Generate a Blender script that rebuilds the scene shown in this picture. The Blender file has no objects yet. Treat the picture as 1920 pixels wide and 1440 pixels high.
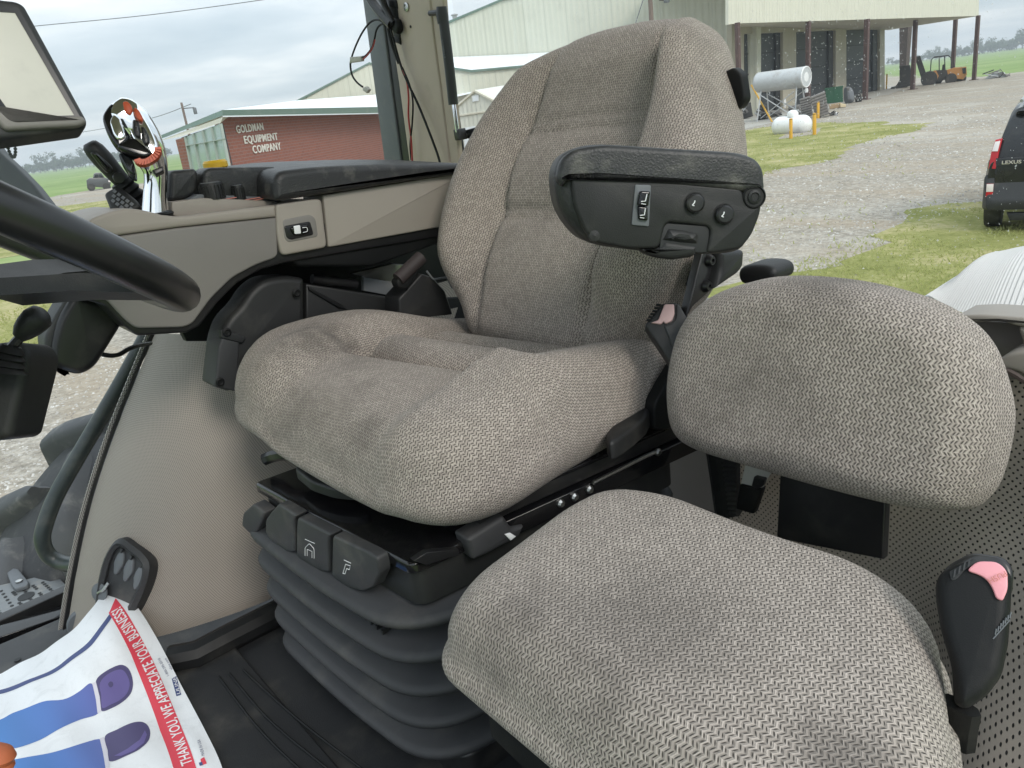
import bpy, bmesh, math, random
import numpy as np
from mathutils import Vector, Matrix, noise
random.seed(7); np.random.seed(7)
scene = bpy.context.scene
COL = scene.collection
R = math.radians
# ------------------------------------------------------------------ camera
F_PX = 1480.0                       # focal length in pixels of the 1920x1440 photograph
CAM = np.array([0.0, 0.0, 0.87])    # cab floor is z = 0, +X = tractor's right, +Y = tractor's front
AZ, PITCH, ROLL = R(37.4), math.atan(510 / F_PX), R(7.2)
_h = np.array([math.cos(AZ), -math.sin(AZ), 0]); _R = np.array([_h[1], -_h[0], 0]); _U = np.array([0, 0, 1.0])
VW = _h * math.cos(PITCH) - _U * math.sin(PITCH)
_up = _h * math.sin(PITCH) + _U * math.cos(PITCH)
VR = _R * math.cos(ROLL) - _up * math.sin(ROLL)
VU = _R * math.sin(ROLL) + _up * math.cos(ROLL)
camd = bpy.data.cameras.new('camera'); cam = bpy.data.objects.new('camera', camd); COL.objects.link(cam)
cam.matrix_world = Matrix(((VR[0], VU[0], -VW[0], CAM[0]), (VR[1], VU[1], -VW[1], CAM[1]), (VR[2], VU[2], -VW[2], CAM[2]), (0, 0, 0, 1)))
camd.sensor_width = 36; camd.lens = F_PX / 1920 * 36; camd.clip_start = 0.02; camd.clip_end = 6000
scene.camera = cam
# ------------------------------------------------------------------ sky, sun, exposure
SUN_EL, SUN_AZ = R(38), R(200)
w = bpy.data.worlds.new('World'); scene.world = w; w.use_nodes = True
nt = w.node_tree; nt.nodes.clear()
def wn(t, **k):
    n = nt.nodes.new(t)
    for a, b in k.items(): setattr(n, a, b)
    return n
def wm(op, a, b=None, c=None, clamp=False):
    n = wn('ShaderNodeMath', operation=op, use_clamp=clamp)
    for i, v in enumerate((a, b, c)):
        if v is None: continue
        if isinstance(v, (int, float)): n.inputs[i].default_value = v
        else: nt.links.new(v, n.inputs[i])
    return n.outputs[0]
sky = wn('ShaderNodeTexSky', sky_type='NISHITA', sun_disc=False, sun_elevation=SUN_EL, sun_rotation=SUN_AZ)
b1 = wn('ShaderNodeBackground'); b1.inputs[1].default_value = 0.08; nt.links.new(sky.outputs[0], b1.inputs[0])
tc = wn('ShaderNodeTexCoord'); sep = wn('ShaderNodeSeparateXYZ'); nt.links.new(tc.outputs['Generated'], sep.inputs[0])
el = wm('MAXIMUM', sep.outputs[2], 0.0)
# project the direction on a cloud layer so that clouds flatten towards the horizon
den = wm('ADD', el, 0.10)
cx_ = wm('DIVIDE', sep.outputs[0], den); cy_ = wm('DIVIDE', sep.outputs[1], den)
cmb = wn('ShaderNodeCombineXYZ'); nt.links.new(cx_, cmb.inputs[0]); nt.links.new(cy_, cmb.inputs[1])
nz = wn('ShaderNodeTexNoise'); nz.inputs['Scale'].default_value = 0.75; nz.inputs['Detail'].default_value = 7; nz.inputs['Roughness'].default_value = 0.52
nt.links.new(cmb.outputs[0], nz.inputs['Vector'])
rp = wn('ShaderNodeValToRGB'); nt.links.new(nz.outputs['Fac'], rp.inputs[0])
e = rp.color_ramp.elements
e[0].position = 0.30; e[0].color = (0.47, 0.565, 0.635, 1)
e[1].position = 0.70; e[1].color = (0.87, 0.915, 0.935, 1)
m_ = e.new(0.50); m_.color = (0.61, 0.695, 0.755, 1)
b2 = wn('ShaderNodeBackground'); nt.links.new(rp.outputs[0], b2.inputs[0])
nt.links.new(wm('MULTIPLY_ADD', el, 1.5, 0.95), b2.inputs[1])
mx = wn('ShaderNodeMixShader'); mx.inputs[0].default_value = 0.88
nt.links.new(b1.outputs[0], mx.inputs[1]); nt.links.new(b2.outputs[0], mx.inputs[2])
wo = wn('ShaderNodeOutputWorld'); nt.links.new(mx.outputs[0], wo.inputs[0])
sd = bpy.data.lights.new('sun', 'SUN'); sd.energy = 1.5; sd.angle = R(18); sd.color = (1, 0.94, 0.86)
so = bpy.data.objects.new('sun', sd); COL.objects.link(so)
# the bright side of the overcast is behind the photographer, over the open left door
_d = Vector((-math.cos(SUN_EL) * 0.985, math.cos(SUN_EL) * 0.17, math.sin(SUN_EL)))
so.rotation_euler = _d.to_track_quat('Z', 'Y').to_euler()
sky.sun_rotation = math.atan2(_d.x, _d.y)
vs = scene.view_settings; vs.view_transform = 'Standard'; vs.look = 'None'; vs.gamma = 1; vs.use_curve_mapping = False
vs.exposure = 0.28
scene.render.engine = 'CYCLES'
scene.cycles.max_bounces = 7; scene.cycles.transparent_max_bounces = 12; scene.cycles.volume_bounces = 0
scene.cycles.caustics_reflective = False; scene.cycles.caustics_refractive = False
GZ = -1.85                          # ground level outside
# ------------------------------------------------------------------ measuring helpers (photograph pixel -> point on a real plane)
def ray(x, y): return VW + VR * ((x - 960) / F_PX) - VU * ((y - 720) / F_PX)
def P(x, y, ax, val):
    d = ray(x, y); return CAM + d * ((val - CAM[ax]) / d[ax])
def PX(x, y, v): return P(x, y, 0, v)
def PY(x, y, v): return P(x, y, 1, v)
def PZ(x, y, v): return P(x, y, 2, v)
def G(x, y): return P(x, y, 2, GZ)
def D(x, y, d): return CAM + ray(x, y) * d
def PP(x, y, p0, n):
    d = ray(x, y); n = np.asarray(n, float); return CAM + d * (((np.asarray(p0) - CAM) @ n) / (d @ n))
def A(*v): return np.array(v, float)
def unit(v):
    v = np.asarray(v, float); return v / (np.linalg.norm(v) + 1e-12)
# ------------------------------------------------------------------ materials
MATS = {}
class NT:
    def __init__(s, name):
        s.m = bpy.data.materials.new(name); s.m.use_nodes = True; s.t = s.m.node_tree; s.b = s.t.nodes['Principled BSDF']
    def n(s, t, **k):
        q = s.t.nodes.new(t)
        for a, b in k.items(): setattr(q, a, b)
        return q
    def set(s, sock, v):
        if isinstance(v, (int, float)): sock.default_value = v
        elif isinstance(v, tuple): sock.default_value = v if len(v) == len(sock.default_value) else v + (1,)
        else: s.t.links.new(v, sock)
    def math(s, op, a, b=None, c=None, clamp=False):
        q = s.n('ShaderNodeMath', operation=op, use_clamp=clamp)
        for i, v in enumerate((a, b, c)):
            if v is not None: s.set(q.inputs[i], v)
        return q.outputs[0]
    def mix(s, f, a, b, mode='MIX'):
        q = s.n('ShaderNodeMix', data_type='RGBA', blend_type=mode)
        s.set(q.inputs[0], f); s.set(q.inputs[6], a); s.set(q.inputs[7], b); return q.outputs[2]
    def noise(s, vec, scale, detail=4, rough=.55, out='Fac', dist=0):
        q = s.n('ShaderNodeTexNoise'); q.inputs['Scale'].default_value = scale; q.inputs['Detail'].default_value = detail
        q.inputs['Roughness'].default_value = rough; q.inputs['Distortion'].default_value = dist
        if vec is not None: s.t.links.new(vec, q.inputs['Vector'])
        return q.outputs[out]
    def coord(s, kind='Object'): return s.n('ShaderNodeTexCoord').outputs[kind]
    def ramp(s, f, stops):
        q = s.n('ShaderNodeValToRGB'); s.set(q.inputs[0], f); el = q.color_ramp.elements
        while len(el) < len(stops): el.new(.5)
        for e_, (p, c) in zip(el, stops): e_.position = p; e_.color = c if len(c) == 4 else c + (1,)
        return q.outputs[0]
    def sstep(s, x, a, b):
        q = s.n('ShaderNodeMapRange', interpolation_type='SMOOTHSTEP'); s.set(q.inputs[0], x)
        q.inputs[1].default_value = a; q.inputs[2].default_value = b; return q.outputs[0]
    def bump(s, h, strength=.3, dist=.002):
        q = s.n('ShaderNodeBump'); q.inputs['Strength'].default_value = strength; q.inputs['Distance'].default_value = dist
        s.set(q.inputs['Height'], h); s.t.links.new(q.outputs[0], s.b.inputs['Normal'])
    def bs(s, **k):
        for a, v in k.items(): s.set(s.b.inputs[a.replace('_', ' ')], v)
def plain(name, col, rough=.5, metal=0., var=.12, grain=0., gscale=900, spec=.5, dirt=None, dscale=14):
    """painted / moulded surface: colour with slight mottling, grain relief, optional dust"""
    N = NT(name); o = N.coord()
    f = N.noise(o, 9, 5)
    c = N.mix(f, tuple(x * (1 - var) for x in col) + (1,), tuple(min(1, x * (1 + var)) for x in col) + (1,))
    if dirt:
        f2 = N.sstep(N.noise(o, dscale, 7, .62), .50, .78)
        c = N.mix(N.math('MULTIPLY', f2, dirt[1]), c, dirt[0] + (1,))
    N.bs(Base_Color=c, Metallic=metal, Specular_IOR_Level=spec)
    N.set(N.b.inputs['Roughness'], N.math('ADD', rough - .07, N.math('MULTIPLY', N.noise(o, 35, 4), .14)))
    if grain: N.bump(N.noise(o, gscale, 2, .5), grain, .0006)
    MATS[name] = N.m; return N.m
DUST = (.26, .24, .20)
plain('black_plastic', (.017, .0175, .018), .48, grain=.5, gscale=900, dirt=(DUST, .10), spec=.35)
plain('grey_plastic', (.031, .032, .034), .55, grain=.45, gscale=1500, dirt=(DUST, .22))
plain('dark_plastic', (.0085, .009, .0095), .5, grain=.3, gscale=1200, dirt=(DUST, .05), spec=.22)
plain('gloss_black', (.006, .006, .007), .12, dirt=(DUST, .05), dscale=40)
plain('satin_black', (.013, .013, .014), .33, dirt=(DUST, .10))
plain('rubber_grey', (.031, .032, .035), .62, grain=.35, gscale=1100, dirt=(DUST, .18), dscale=8)
plain('mat_rubber', (.013, .014, .016), .6, grain=.5, gscale=500, dirt=(DUST, .22), dscale=6)
plain('console_beige', (.305, .274, .238), .48, grain=.2, gscale=1600, var=.05, dirt=((.12, .11, .10), .14))
plain('console_grey', (.20, .188, .174), .5, grain=.2, gscale=1600, var=.05, dirt=((.10, .10, .10), .14))
plain('pad_black', (.020, .0205, .0215), .46, grain=1., gscale=420, dirt=((.22, .21, .18), .40), dscale=26)
plain('pillar_beige', (.47, .385, .305), .45, grain=.15, var=.05, dirt=((.12, .11, .09), .25))
plain('bar_grey', (.12, .13, .14), .55, grain=.2, dirt=(DUST, .4), dscale=25)
plain('rail_green', (.032, .042, .042), .38, dirt=(DUST, .2))
plain('chrome', (.86, .87, .88), .06, metal=1., var=.01)
plain('steel', (.46, .46, .45), .32, metal=1., dirt=((.10, .09, .08), .5), dscale=60)
plain('zinc', (.55, .55, .52), .4, dirt=((.2, .19, .17), .4), dscale=40)
plain('orange_plastic', (.62, .10, .035), .4, dirt=(DUST, .1))
plain('orange_rubber', (.52, .145, .06), .55, grain=.3)
plain('yellow_plastic', (.78, .48, .03), .4)
plain('pink_plastic', (.78, .33, .37), .42, var=.05, dirt=((.45, .2, .2), .3), dscale=60)
plain('faded_pink', (.50, .34, .33), .5, var=.05, dirt=((.3, .2, .2), .3), dscale=60)
plain('white_print', (.78, .79, .80), .6, var=.03)
plain('ink_dark', (.10, .12, .20), .6)
plain('red_wire', (.40, .045, .04), .45)
plain('white_connector', (.45, .43, .38), .5, dirt=((.1, .09, .08), .6), dscale=80)
plain('glass_dark', (.012, .014, .016), .08)
plain('screen', (.62, .60, .54), .35, var=.03, dirt=((.42, .41, .38), .30), dscale=30)  # pale base colour carries the sky glare on the screen
plain('tire', (.075, .077, .080), .78, grain=.6, gscale=160, dirt=((.27, .255, .23), .75), dscale=9)
plain('tire_dark', (.035, .036, .038), .8, grain=.6, gscale=160, dirt=((.26, .245, .22), .6), dscale=9)
plain('step_metal', (.20, .21, .215), .55, metal=.3, dirt=((.36, .33, .28), .8), dscale=25)
plain('car_paint', (.012, .013, .015), .16, dirt=(DUST, .10), dscale=3)
plain('car_trim', (.020, .021, .022), .5, dirt=(DUST, .2), dscale=3)
plain('tail_red', (.45, .012, .018), .2)
plain('tail_clear', (.72, .66, .64), .2)
plain('bollard_yellow', (.62, .34, .025), .5, dirt=((.25, .16, .06), .5), dscale=5)
plain('tank_white', (.74, .75, .75), .4, dirt=((.45, .45, .43), .5), dscale=3)
plain('tank_silver', (.50, .52, .53), .42, metal=.1, dirt=((.30, .27, .24), .6), dscale=2)
plain('rust_steel', (.085, .048, .042), .6, dirt=((.16, .10, .08), .6), dscale=2)
plain('truss_brown', (.075, .055, .048), .7, dirt=((.16, .12, .10), .6), dscale=2)
plain('machine_yellow', (.50, .235, .06), .5, dirt=((.26, .14, .06), .6), dscale=2)
plain('machine_dark', (.030, .029, .027), .6, dirt=((.13, .11, .09), .6), dscale=2)
plain('bin_green', (.018, .10, .05), .5, dirt=((.08, .12, .08), .5), dscale=2)
plain('wood', (.34, .24, .14), .8, dirt=((.2, .15, .1), .5), dscale=3)
plain('wood_pale', (.60, .50, .32), .8)
plain('old_wood', (.20, .19, .18), .85, dirt=((.1, .09, .08), .5), dscale=3)
plain('scrap', (.13, .125, .12), .7, dirt=((.3, .27, .23), .7), dscale=4)
plain('fascia_green', (.13, .20, .165), .5, dirt=((.28, .30, .26), .4), dscale=.6)
plain('soffit', (.50, .48, .40), .7, dirt=((.35, .32, .26), .4), dscale=1)
plain('white_roof', (.74, .78, .80), .45, var=.04)
plain('cream_trim', (.62, .60, .50), .6)
plain('door_dark', (.036, .041, .045), .55, var=.3, dirt=((.075, .08, .085), .6), dscale=.7)
plain('door_black', (.012, .013, .014), .6)
plain('mullion', (.36, .41, .39), .5)
plain('letter_white', (.72, .70, .64), .55, dirt=((.45, .43, .40), .4), dscale=3)
plain('pole_wood', (.16, .12, .10), .85, dirt=((.3, .26, .22), .5), dscale=3)
plain('cable', (.10, .11, .12), .6)
plain('skin_label', (.55, .2, .16), .7)
plain('concrete', (.36, .345, .31), .85, dirt=((.24, .22, .19), .6), dscale=.7)
plain('truck_grey', (.075, .08, .08), .3)
def printed(name, col, rough=.55): return plain(name, col, rough, var=.06)
printed('paper_red', (.68, .055, .085)); printed('paper_blue', (.09, .16, .42)); printed('paper_navy', (.05, .07, .19))
printed('shoe_purple', (.125, .10, .28)); printed('shoe_edge', (.070, .058, .15)); printed('shoe_white', (.62, .60, .66))
N = NT('paper'); o = N.coord()
f = N.sstep(N.noise(o, 22, 8, .65, dist=1.5), .50, .75)
N.bs(Base_Color=N.mix(N.math('MULTIPLY', f, .35), (.76, .78, .80, 1), (.50, .52, .53, 1)), Roughness=.6)
N.bump(N.noise(o, 26, 5, .6), .35, .004); MATS['paper'] = N.m
# printed sole: blue fading to violet along the foot
N = NT('shoe_blue'); uv = N.coord('UV'); s_ = N.n('ShaderNodeSeparateXYZ'); N.t.links.new(uv, s_.inputs[0])
N.bs(Base_Color=N.ramp(s_.outputs[0], [(.30, (.115, .105, .32)), (.62, (.075, .17, .46)), (.95, (.05, .21, .52))]), Roughness=.55); MATS['shoe_blue'] = N.m

def fabric(name, stain, spots=()):
    """knitted upholstery: staggered dark eyelets between slanted pale threads (UV in metres)"""
    N = NT(name); uv = N.coord('UV'); o = N.coord()
    wob = N.noise(uv, 60, 2, .5, out='Color')
    vm = N.n('ShaderNodeVectorMath', operation='SUBTRACT'); N.t.links.new(wob, vm.inputs[0]); vm.inputs[1].default_value = (.5, .5, .5)
    vs_ = N.n('ShaderNodeVectorMath', operation='SCALE'); N.t.links.new(vm.outputs[0], vs_.inputs[0]); vs_.inputs[3].default_value = .0022
    va = N.n('ShaderNodeVectorMath', operation='ADD'); N.t.links.new(uv, va.inputs[0]); N.t.links.new(vs_.outputs[0], va.inputs[1])
    s = N.n('ShaderNodeSeparateXYZ'); N.t.links.new(va.outputs[0], s.inputs[0])
    u = N.math('MULTIPLY', s.outputs[0], 1 / .0043); v = N.math('MULTIPLY', s.outputs[1], 1 / .0041)
    row = N.math('FLOOR', v); fv = N.math('SUBTRACT', v, row); par = N.math('FLOORED_MODULO', row, 2.0)
    # threads run in zigzag chains: slanted one way in one row, the other way in the next
    slope = N.math('MULTIPLY', N.math('MULTIPLY_ADD', par, 2.0, -1.0), N.math('SUBTRACT', fv, .5))
    sl = N.math('ADD', u, N.math('MULTIPLY', slope, .62))
    cell = N.math('FLOOR', sl); fu = N.math('ABSOLUTE', N.math('MULTIPLY_ADD', N.math('SUBTRACT', sl, cell), 2.0, -1.0))
    cv = N.n('ShaderNodeCombineXYZ'); N.set(cv.inputs[0], cell); N.set(cv.inputs[1], row)
    wn_ = N.n('ShaderNodeTexWhiteNoise', noise_dimensions='2D'); N.t.links.new(cv.outputs[0], wn_.inputs['Vector'])
    rnd = wn_.outputs['Value']
    endf = N.math('POWER', N.math('ABSOLUTE', N.math('MULTIPLY_ADD', fv, 2.0, -1.0)), 1.7)
    gap = N.sstep(N.math('ADD', fu, N.math('MULTIPLY', N.math('SUBTRACT', rnd, .5), .26)), .30, .58)
    chk = N.math('FLOORED_MODULO', N.math('ADD', cell, row), 2.0)
    eye = N.math('MULTIPLY', N.math('MULTIPLY', gap, N.math('MULTIPLY_ADD', endf, -.80, 1.05)), N.math('MULTIPLY_ADD', chk, .68, .40), None, True)
    fine = N.noise(uv, 1500, 2, .5)
    pale = N.mix(rnd, (.35, .306, .268, 1), (.58, .510, .450, 1))
    dark = N.mix(rnd, (.018, .016, .014, 1), (.070, .061, .052, 1))
    c = N.mix(eye, pale, dark)
    c = N.mix(N.math('MULTIPLY', fine, .30), c, (.19, .165, .14, 1))
    big = N.noise(o, 5, 5, .6)
    st = N.math('MULTIPLY', N.sstep(big, .50, .80), stain)
    wob2 = N.noise(o, 28, 5, .65)
    for pos, rad, k in spots:             # worn-in grime
        q = N.n('ShaderNodeVectorMath', operation='DISTANCE'); N.t.links.new(o, q.inputs[0]); q.inputs[1].default_value = pos
        f = N.math('SUBTRACT', 1.0, N.sstep(N.math('ADD', q.outputs['Value'], N.math('MULTIPLY', N.math('SUBTRACT', wob2, .5), rad * .9)), rad * .15, rad))
        st = N.math('MAXIMUM', st, N.math('MULTIPLY', f, k))
    c = N.mix(st, c, N.mix(.80, c, (.060, .052, .046, 1)))
    N.bs(Base_Color=c, Roughness=.93, Specular_IOR_Level=.2, Sheen_Weight=.12)
    h = N.math('SUBTRACT', 1.0, eye)
    N.bump(h, .9, .0016); MATS[name] = N.m
fabric('seat_fabric', .6, (((.19, .12, .13), .10, 1.), ((.10, .05, .12), .10, .45), ((-.10, .20, .10), .05, .5)))
fabric('buddy_fabric', .7, (((.06, -.31, .26), .085, .75), ((-.02, .10, .08), .13, .5), ((-.20, .12, .08), .06, .55)))

def perforated(name, col, pitch, rad, rough=.55, hole=(.012, .012, .012)):
    N = NT(name); uv = N.coord('UV'); o = N.coord(); s = N.n('ShaderNodeSeparateXYZ'); N.t.links.new(uv, s.inputs[0])
    u = N.math('MULTIPLY', s.outputs[0], 1 / pitch); v = N.math('MULTIPLY', s.outputs[1], 1 / (pitch * .62))
    row = N.math('FLOOR', v); u2 = N.math('ADD', u, N.math('MULTIPLY', N.math('FLOORED_MODULO', row, 2.0), .5))
    fu = N.math('MULTIPLY', N.math('SUBTRACT', N.math('FRACT', u2), .5), pitch); fv = N.math('MULTIPLY', N.math('SUBTRACT', N.math('FRACT', v), .5), pitch * .62)
    dd = N.math('SQRT', N.math('ADD', N.math('POWER', N.math('ABSOLUTE', fu), 2.0), N.math('POWER', N.math('ABSOLUTE', fv), 2.0)))
    h = N.math('SUBTRACT', 1.0, N.sstep(dd, rad * .75, rad * 1.15))
    base = N.mix(N.noise(o, 7, 5), tuple(x * .93 for x in col) + (1,), tuple(x * 1.06 for x in col) + (1,))
    base = N.mix(N.math('MULTIPLY', N.sstep(N.noise(o, 5, 6, .6), .52, .8), .2), base, (.12, .11, .10, 1))
    N.bs(Base_Color=N.mix(h, base, hole + (1,)), Roughness=rough); N.bump(N.math('SUBTRACT', 1.0, h), .6, .001); MATS[name] = N.m
perforated('perforated_beige', (.42, .365, .315), .0085, .0014)
perforated('perforated_small', (.33, .292, .252), .0044, .00085, hole=(.075, .065, .055))
perforated('perforated_trim', (.50, .47, .43), .006, .0019)

def ribbed(name, col, pitch, axis=0, depth=.02, rough=.5, dirt=.25):
    N = NT(name); uv = N.coord('UV'); o = N.coord(); s = N.n('ShaderNodeSeparateXYZ'); N.t.links.new(uv, s.inputs[0])
    fr = N.math('FRACT', N.math('MULTIPLY', s.outputs[axis], 1 / pitch))
    h = N.math('SUBTRACT', N.sstep(fr, .08, .22), N.sstep(fr, .55, .70))
    mj = N.math('LESS_THAN', N.math('FRACT', N.math('MULTIPLY', s.outputs[axis], 1 / (pitch * 4))), .05)
    c = N.mix(N.noise(o, .35, 5), tuple(x * .93 for x in col) + (1,), tuple(min(1, x * 1.05) for x in col) + (1,))
    c = N.mix(N.math('MULTIPLY', mj, .22), c, tuple(x * .55 for x in col) + (1,))
    c = N.mix(N.math('MULTIPLY', N.sstep(N.noise(o, .8, 7, .65), .5, .8), dirt), c, tuple(x * .62 for x in col) + (1,))
    N.bs(Base_Color=c, Roughness=rough); N.bump(h, .7, depth); MATS[name] = N.m
ribbed('siding_cream', (.60, .60, .50), .55, depth=.035); ribbed('siding_canopy', (.64, .63, .53), .42, depth=.05)
ribbed('siding_pale', (.62, .63, .55), .35, depth=.03); ribbed('siding_tan', (.42, .385, .30), .30, depth=.02); ribbed('roof_ribs', (.68, .69, .64), .40, depth=.04)
ribbed('lit_vinyl_rib', (.72, .71, .69), .0085, depth=.003, rough=.5, dirt=.1)  # bright light and moire on perforated vinyl, put into a pale ribbed colour

N = NT('brick_wall'); uv = N.coord('UV'); bt = N.n('ShaderNodeTexBrick'); N.t.links.new(uv, bt.inputs['Vector'])
bt.inputs['Scale'].default_value = 1; bt.inputs['Brick Width'].default_value = .40; bt.inputs['Row Height'].default_value = .135; bt.inputs['Mortar Size'].default_value = .018
bt.inputs['Color1'].default_value = (.28, .088, .052, 1); bt.inputs['Color2'].default_value = (.22, .070, .044, 1); bt.inputs['Mortar'].default_value = (.24, .15, .125, 1)
o = N.coord(); N.bs(Base_Color=N.mix(N.math('MULTIPLY', N.noise(o, .6, 6), .35), bt.outputs['Color'], (.30, .13, .11, 1)), Roughness=.85); N.bump(bt.outputs['Fac'], .4, .01); MATS['brick_wall'] = N.m

N = NT('gravel'); o = N.coord()
s1 = N.noise(o, .22, 6, .6); s2 = N.noise(o, 9, 6, .7); vo = N.n('ShaderNodeTexVoronoi'); vo.inputs['Scale'].default_value = 16; N.t.links.new(o, vo.inputs['Vector'])
st = N.n('ShaderNodeMapping'); st.inputs['Scale'].default_value = (.25, 2.2, 1); st.inputs['Rotation'].default_value = (0, 0, R(62)); N.t.links.new(o, st.inputs[0])
tracks = N.noise(st.outputs[0], .35, 6, .6)
c = N.ramp(s2, [(.28, (.165, .148, .118)), (.48, (.32, .290, .242)), (.66, (.52, .48, .415))])
c = N.mix(N.math('MULTIPLY', N.sstep(tracks, .42, .68), .55), c, (.40, .325, .235, 1))
c = N.mix(N.math('MULTIPLY', N.sstep(s1, .48, .66), .38), c, (.60, .57, .51, 1))
c = N.mix(N.math('MULTIPLY', vo.outputs['Distance'], .30), c, (.17, .16, .14, 1))
N.bs(Base_Color=c, Roughness=.95, Specular_IOR_Level=.2); N.bump(N.math('ADD', s2, vo.outputs['Distance']), .7, .05); MATS['gravel'] = N.m
def grassmat(name, a, b_, c_, sc):
    N = NT(name); o = N.coord()
    n1 = N.noise(o, sc, 7, .66); n2 = N.noise(o, sc * 14, 5, .7)
    c = N.ramp(N.math('ADD', N.math('MULTIPLY', n1, .65), N.math('MULTIPLY', n2, .35)), [(.38, a), (.50, b_), (.60, c_)])
    N.bs(Base_Color=c, Roughness=.95, Specular_IOR_Level=.15); N.bump(n2, .8, .06); MATS[name] = N.m
grassmat('grass_lawn', (.17, .185, .055), (.26, .265, .095), (.40, .36, .19), .7)
grassmat('field_green', (.15, .215, .065), (.185, .265, .085), (.24, .30, .12), .05)
grassmat('leaves', (.022, .045, .016), (.045, .075, .028), (.08, .11, .045), .6)
plain('webbing', (.030, .022, .022), .7)
plain('bark', (.12, .10, .08), .9)
# window glass: clear with a weak mirror of the sky
def glass(name, tint, refl):
    N = NT(name); t = N.t; t.nodes.remove(N.b); N.b = None
    tr = N.n('ShaderNodeBsdfTransparent'); tr.inputs[0].default_value = tint + (1,)
    gl = N.n('ShaderNodeBsdfGlossy'); gl.inputs['Roughness'].default_value = .02
    lw = N.n('ShaderNodeFresnel'); lw.inputs[0].default_value = 1.45
    mxs = N.n('ShaderNodeMixShader'); t.links.new(N.math('MULTIPLY', lw.outputs[0], refl), mxs.inputs[0])
    t.links.new(tr.outputs[0], mxs.inputs[1]); t.links.new(gl.outputs[0], mxs.inputs[2])
    t.links.new(mxs.outputs[0], t.nodes['Material Output'].inputs[0]); MATS[name] = N.m
glass('cab_glass', (.975, .972, .962), .06)
N = NT('building_glass'); N.bs(Base_Color=(.40, .50, .46, 1), Roughness=.08, Specular_IOR_Level=1.0, Metallic=.25); MATS['building_glass'] = N.m
def veil(name, col, tr_, trans):
    N = NT(name); t = N.t; t.nodes.remove(N.b); a = N.n('ShaderNodeBsdfDiffuse'); b = N.n('ShaderNodeBsdfTranslucent'); a.inputs[0].default_value = b.inputs[0].default_value = col + (1,)
    m1 = N.n('ShaderNodeMixShader'); m1.inputs[0].default_value = trans; t.links.new(a.outputs[0], m1.inputs[1]); t.links.new(b.outputs[0], m1.inputs[2])
    if tr_:
        c = N.n('ShaderNodeBsdfTransparent'); m2 = N.n('ShaderNodeMixShader'); m2.inputs[0].default_value = tr_; t.links.new(m1.outputs[0], m2.inputs[1]); t.links.new(c.outputs[0], m2.inputs[2]); m1 = m2
    t.links.new(m1.outputs[0], t.nodes['Material Output'].inputs[0]); MATS[name] = N.m
veil('spot', (.95, .95, .93), .45, .75); veil('grass_blade', (.40, .42, .17), 0, .5)
# ------------------------------------------------------------------ mesh helpers
def rnd(pts, r=.02, seg=4, closed=True):
    """round the corners of a polygon / polyline (any dimension); r one value or one per corner"""
    pts = [np.asarray(p, float) for p in pts]; n = len(pts); out = []
    for i, p in enumerate(pts):
        ri = r[i] if isinstance(r, (list, tuple)) else r
        if (not closed and i in (0, n - 1)) or ri <= 0: out.append(p); continue
        a = pts[i - 1] - p; b = pts[(i + 1) % n] - p; la, lb = np.linalg.norm(a), np.linalg.norm(b)
        q = min(ri, la * .48, lb * .48); pa = p + a / la * q; pb = p + b / lb * q
        for k in range(seg + 1):
            t = k / seg; out.append(pa * (1 - t) ** 2 + p * 2 * t * (1 - t) + pb * t * t)
    return out
def spline(pts, n=6, closed=False):
    pts = [np.asarray(p, float) for p in pts]; m = len(pts); out = []
    g = (lambda i: pts[i % m]) if closed else (lambda i: pts[max(0, min(m - 1, i))])
    for i in range(m if closed else m - 1):
        p0, p1, p2, p3 = g(i - 1), g(i), g(i + 1), g(i + 2)
        for k in range(n):
            t = k / n; out.append(.5 * (2 * p1 + (p2 - p0) * t + (2 * p0 - 5 * p1 + 4 * p2 - p3) * t * t + (3 * p1 - p0 - 3 * p2 + p3) * t ** 3))
    if not closed: out.append(pts[-1])
    return out
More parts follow.
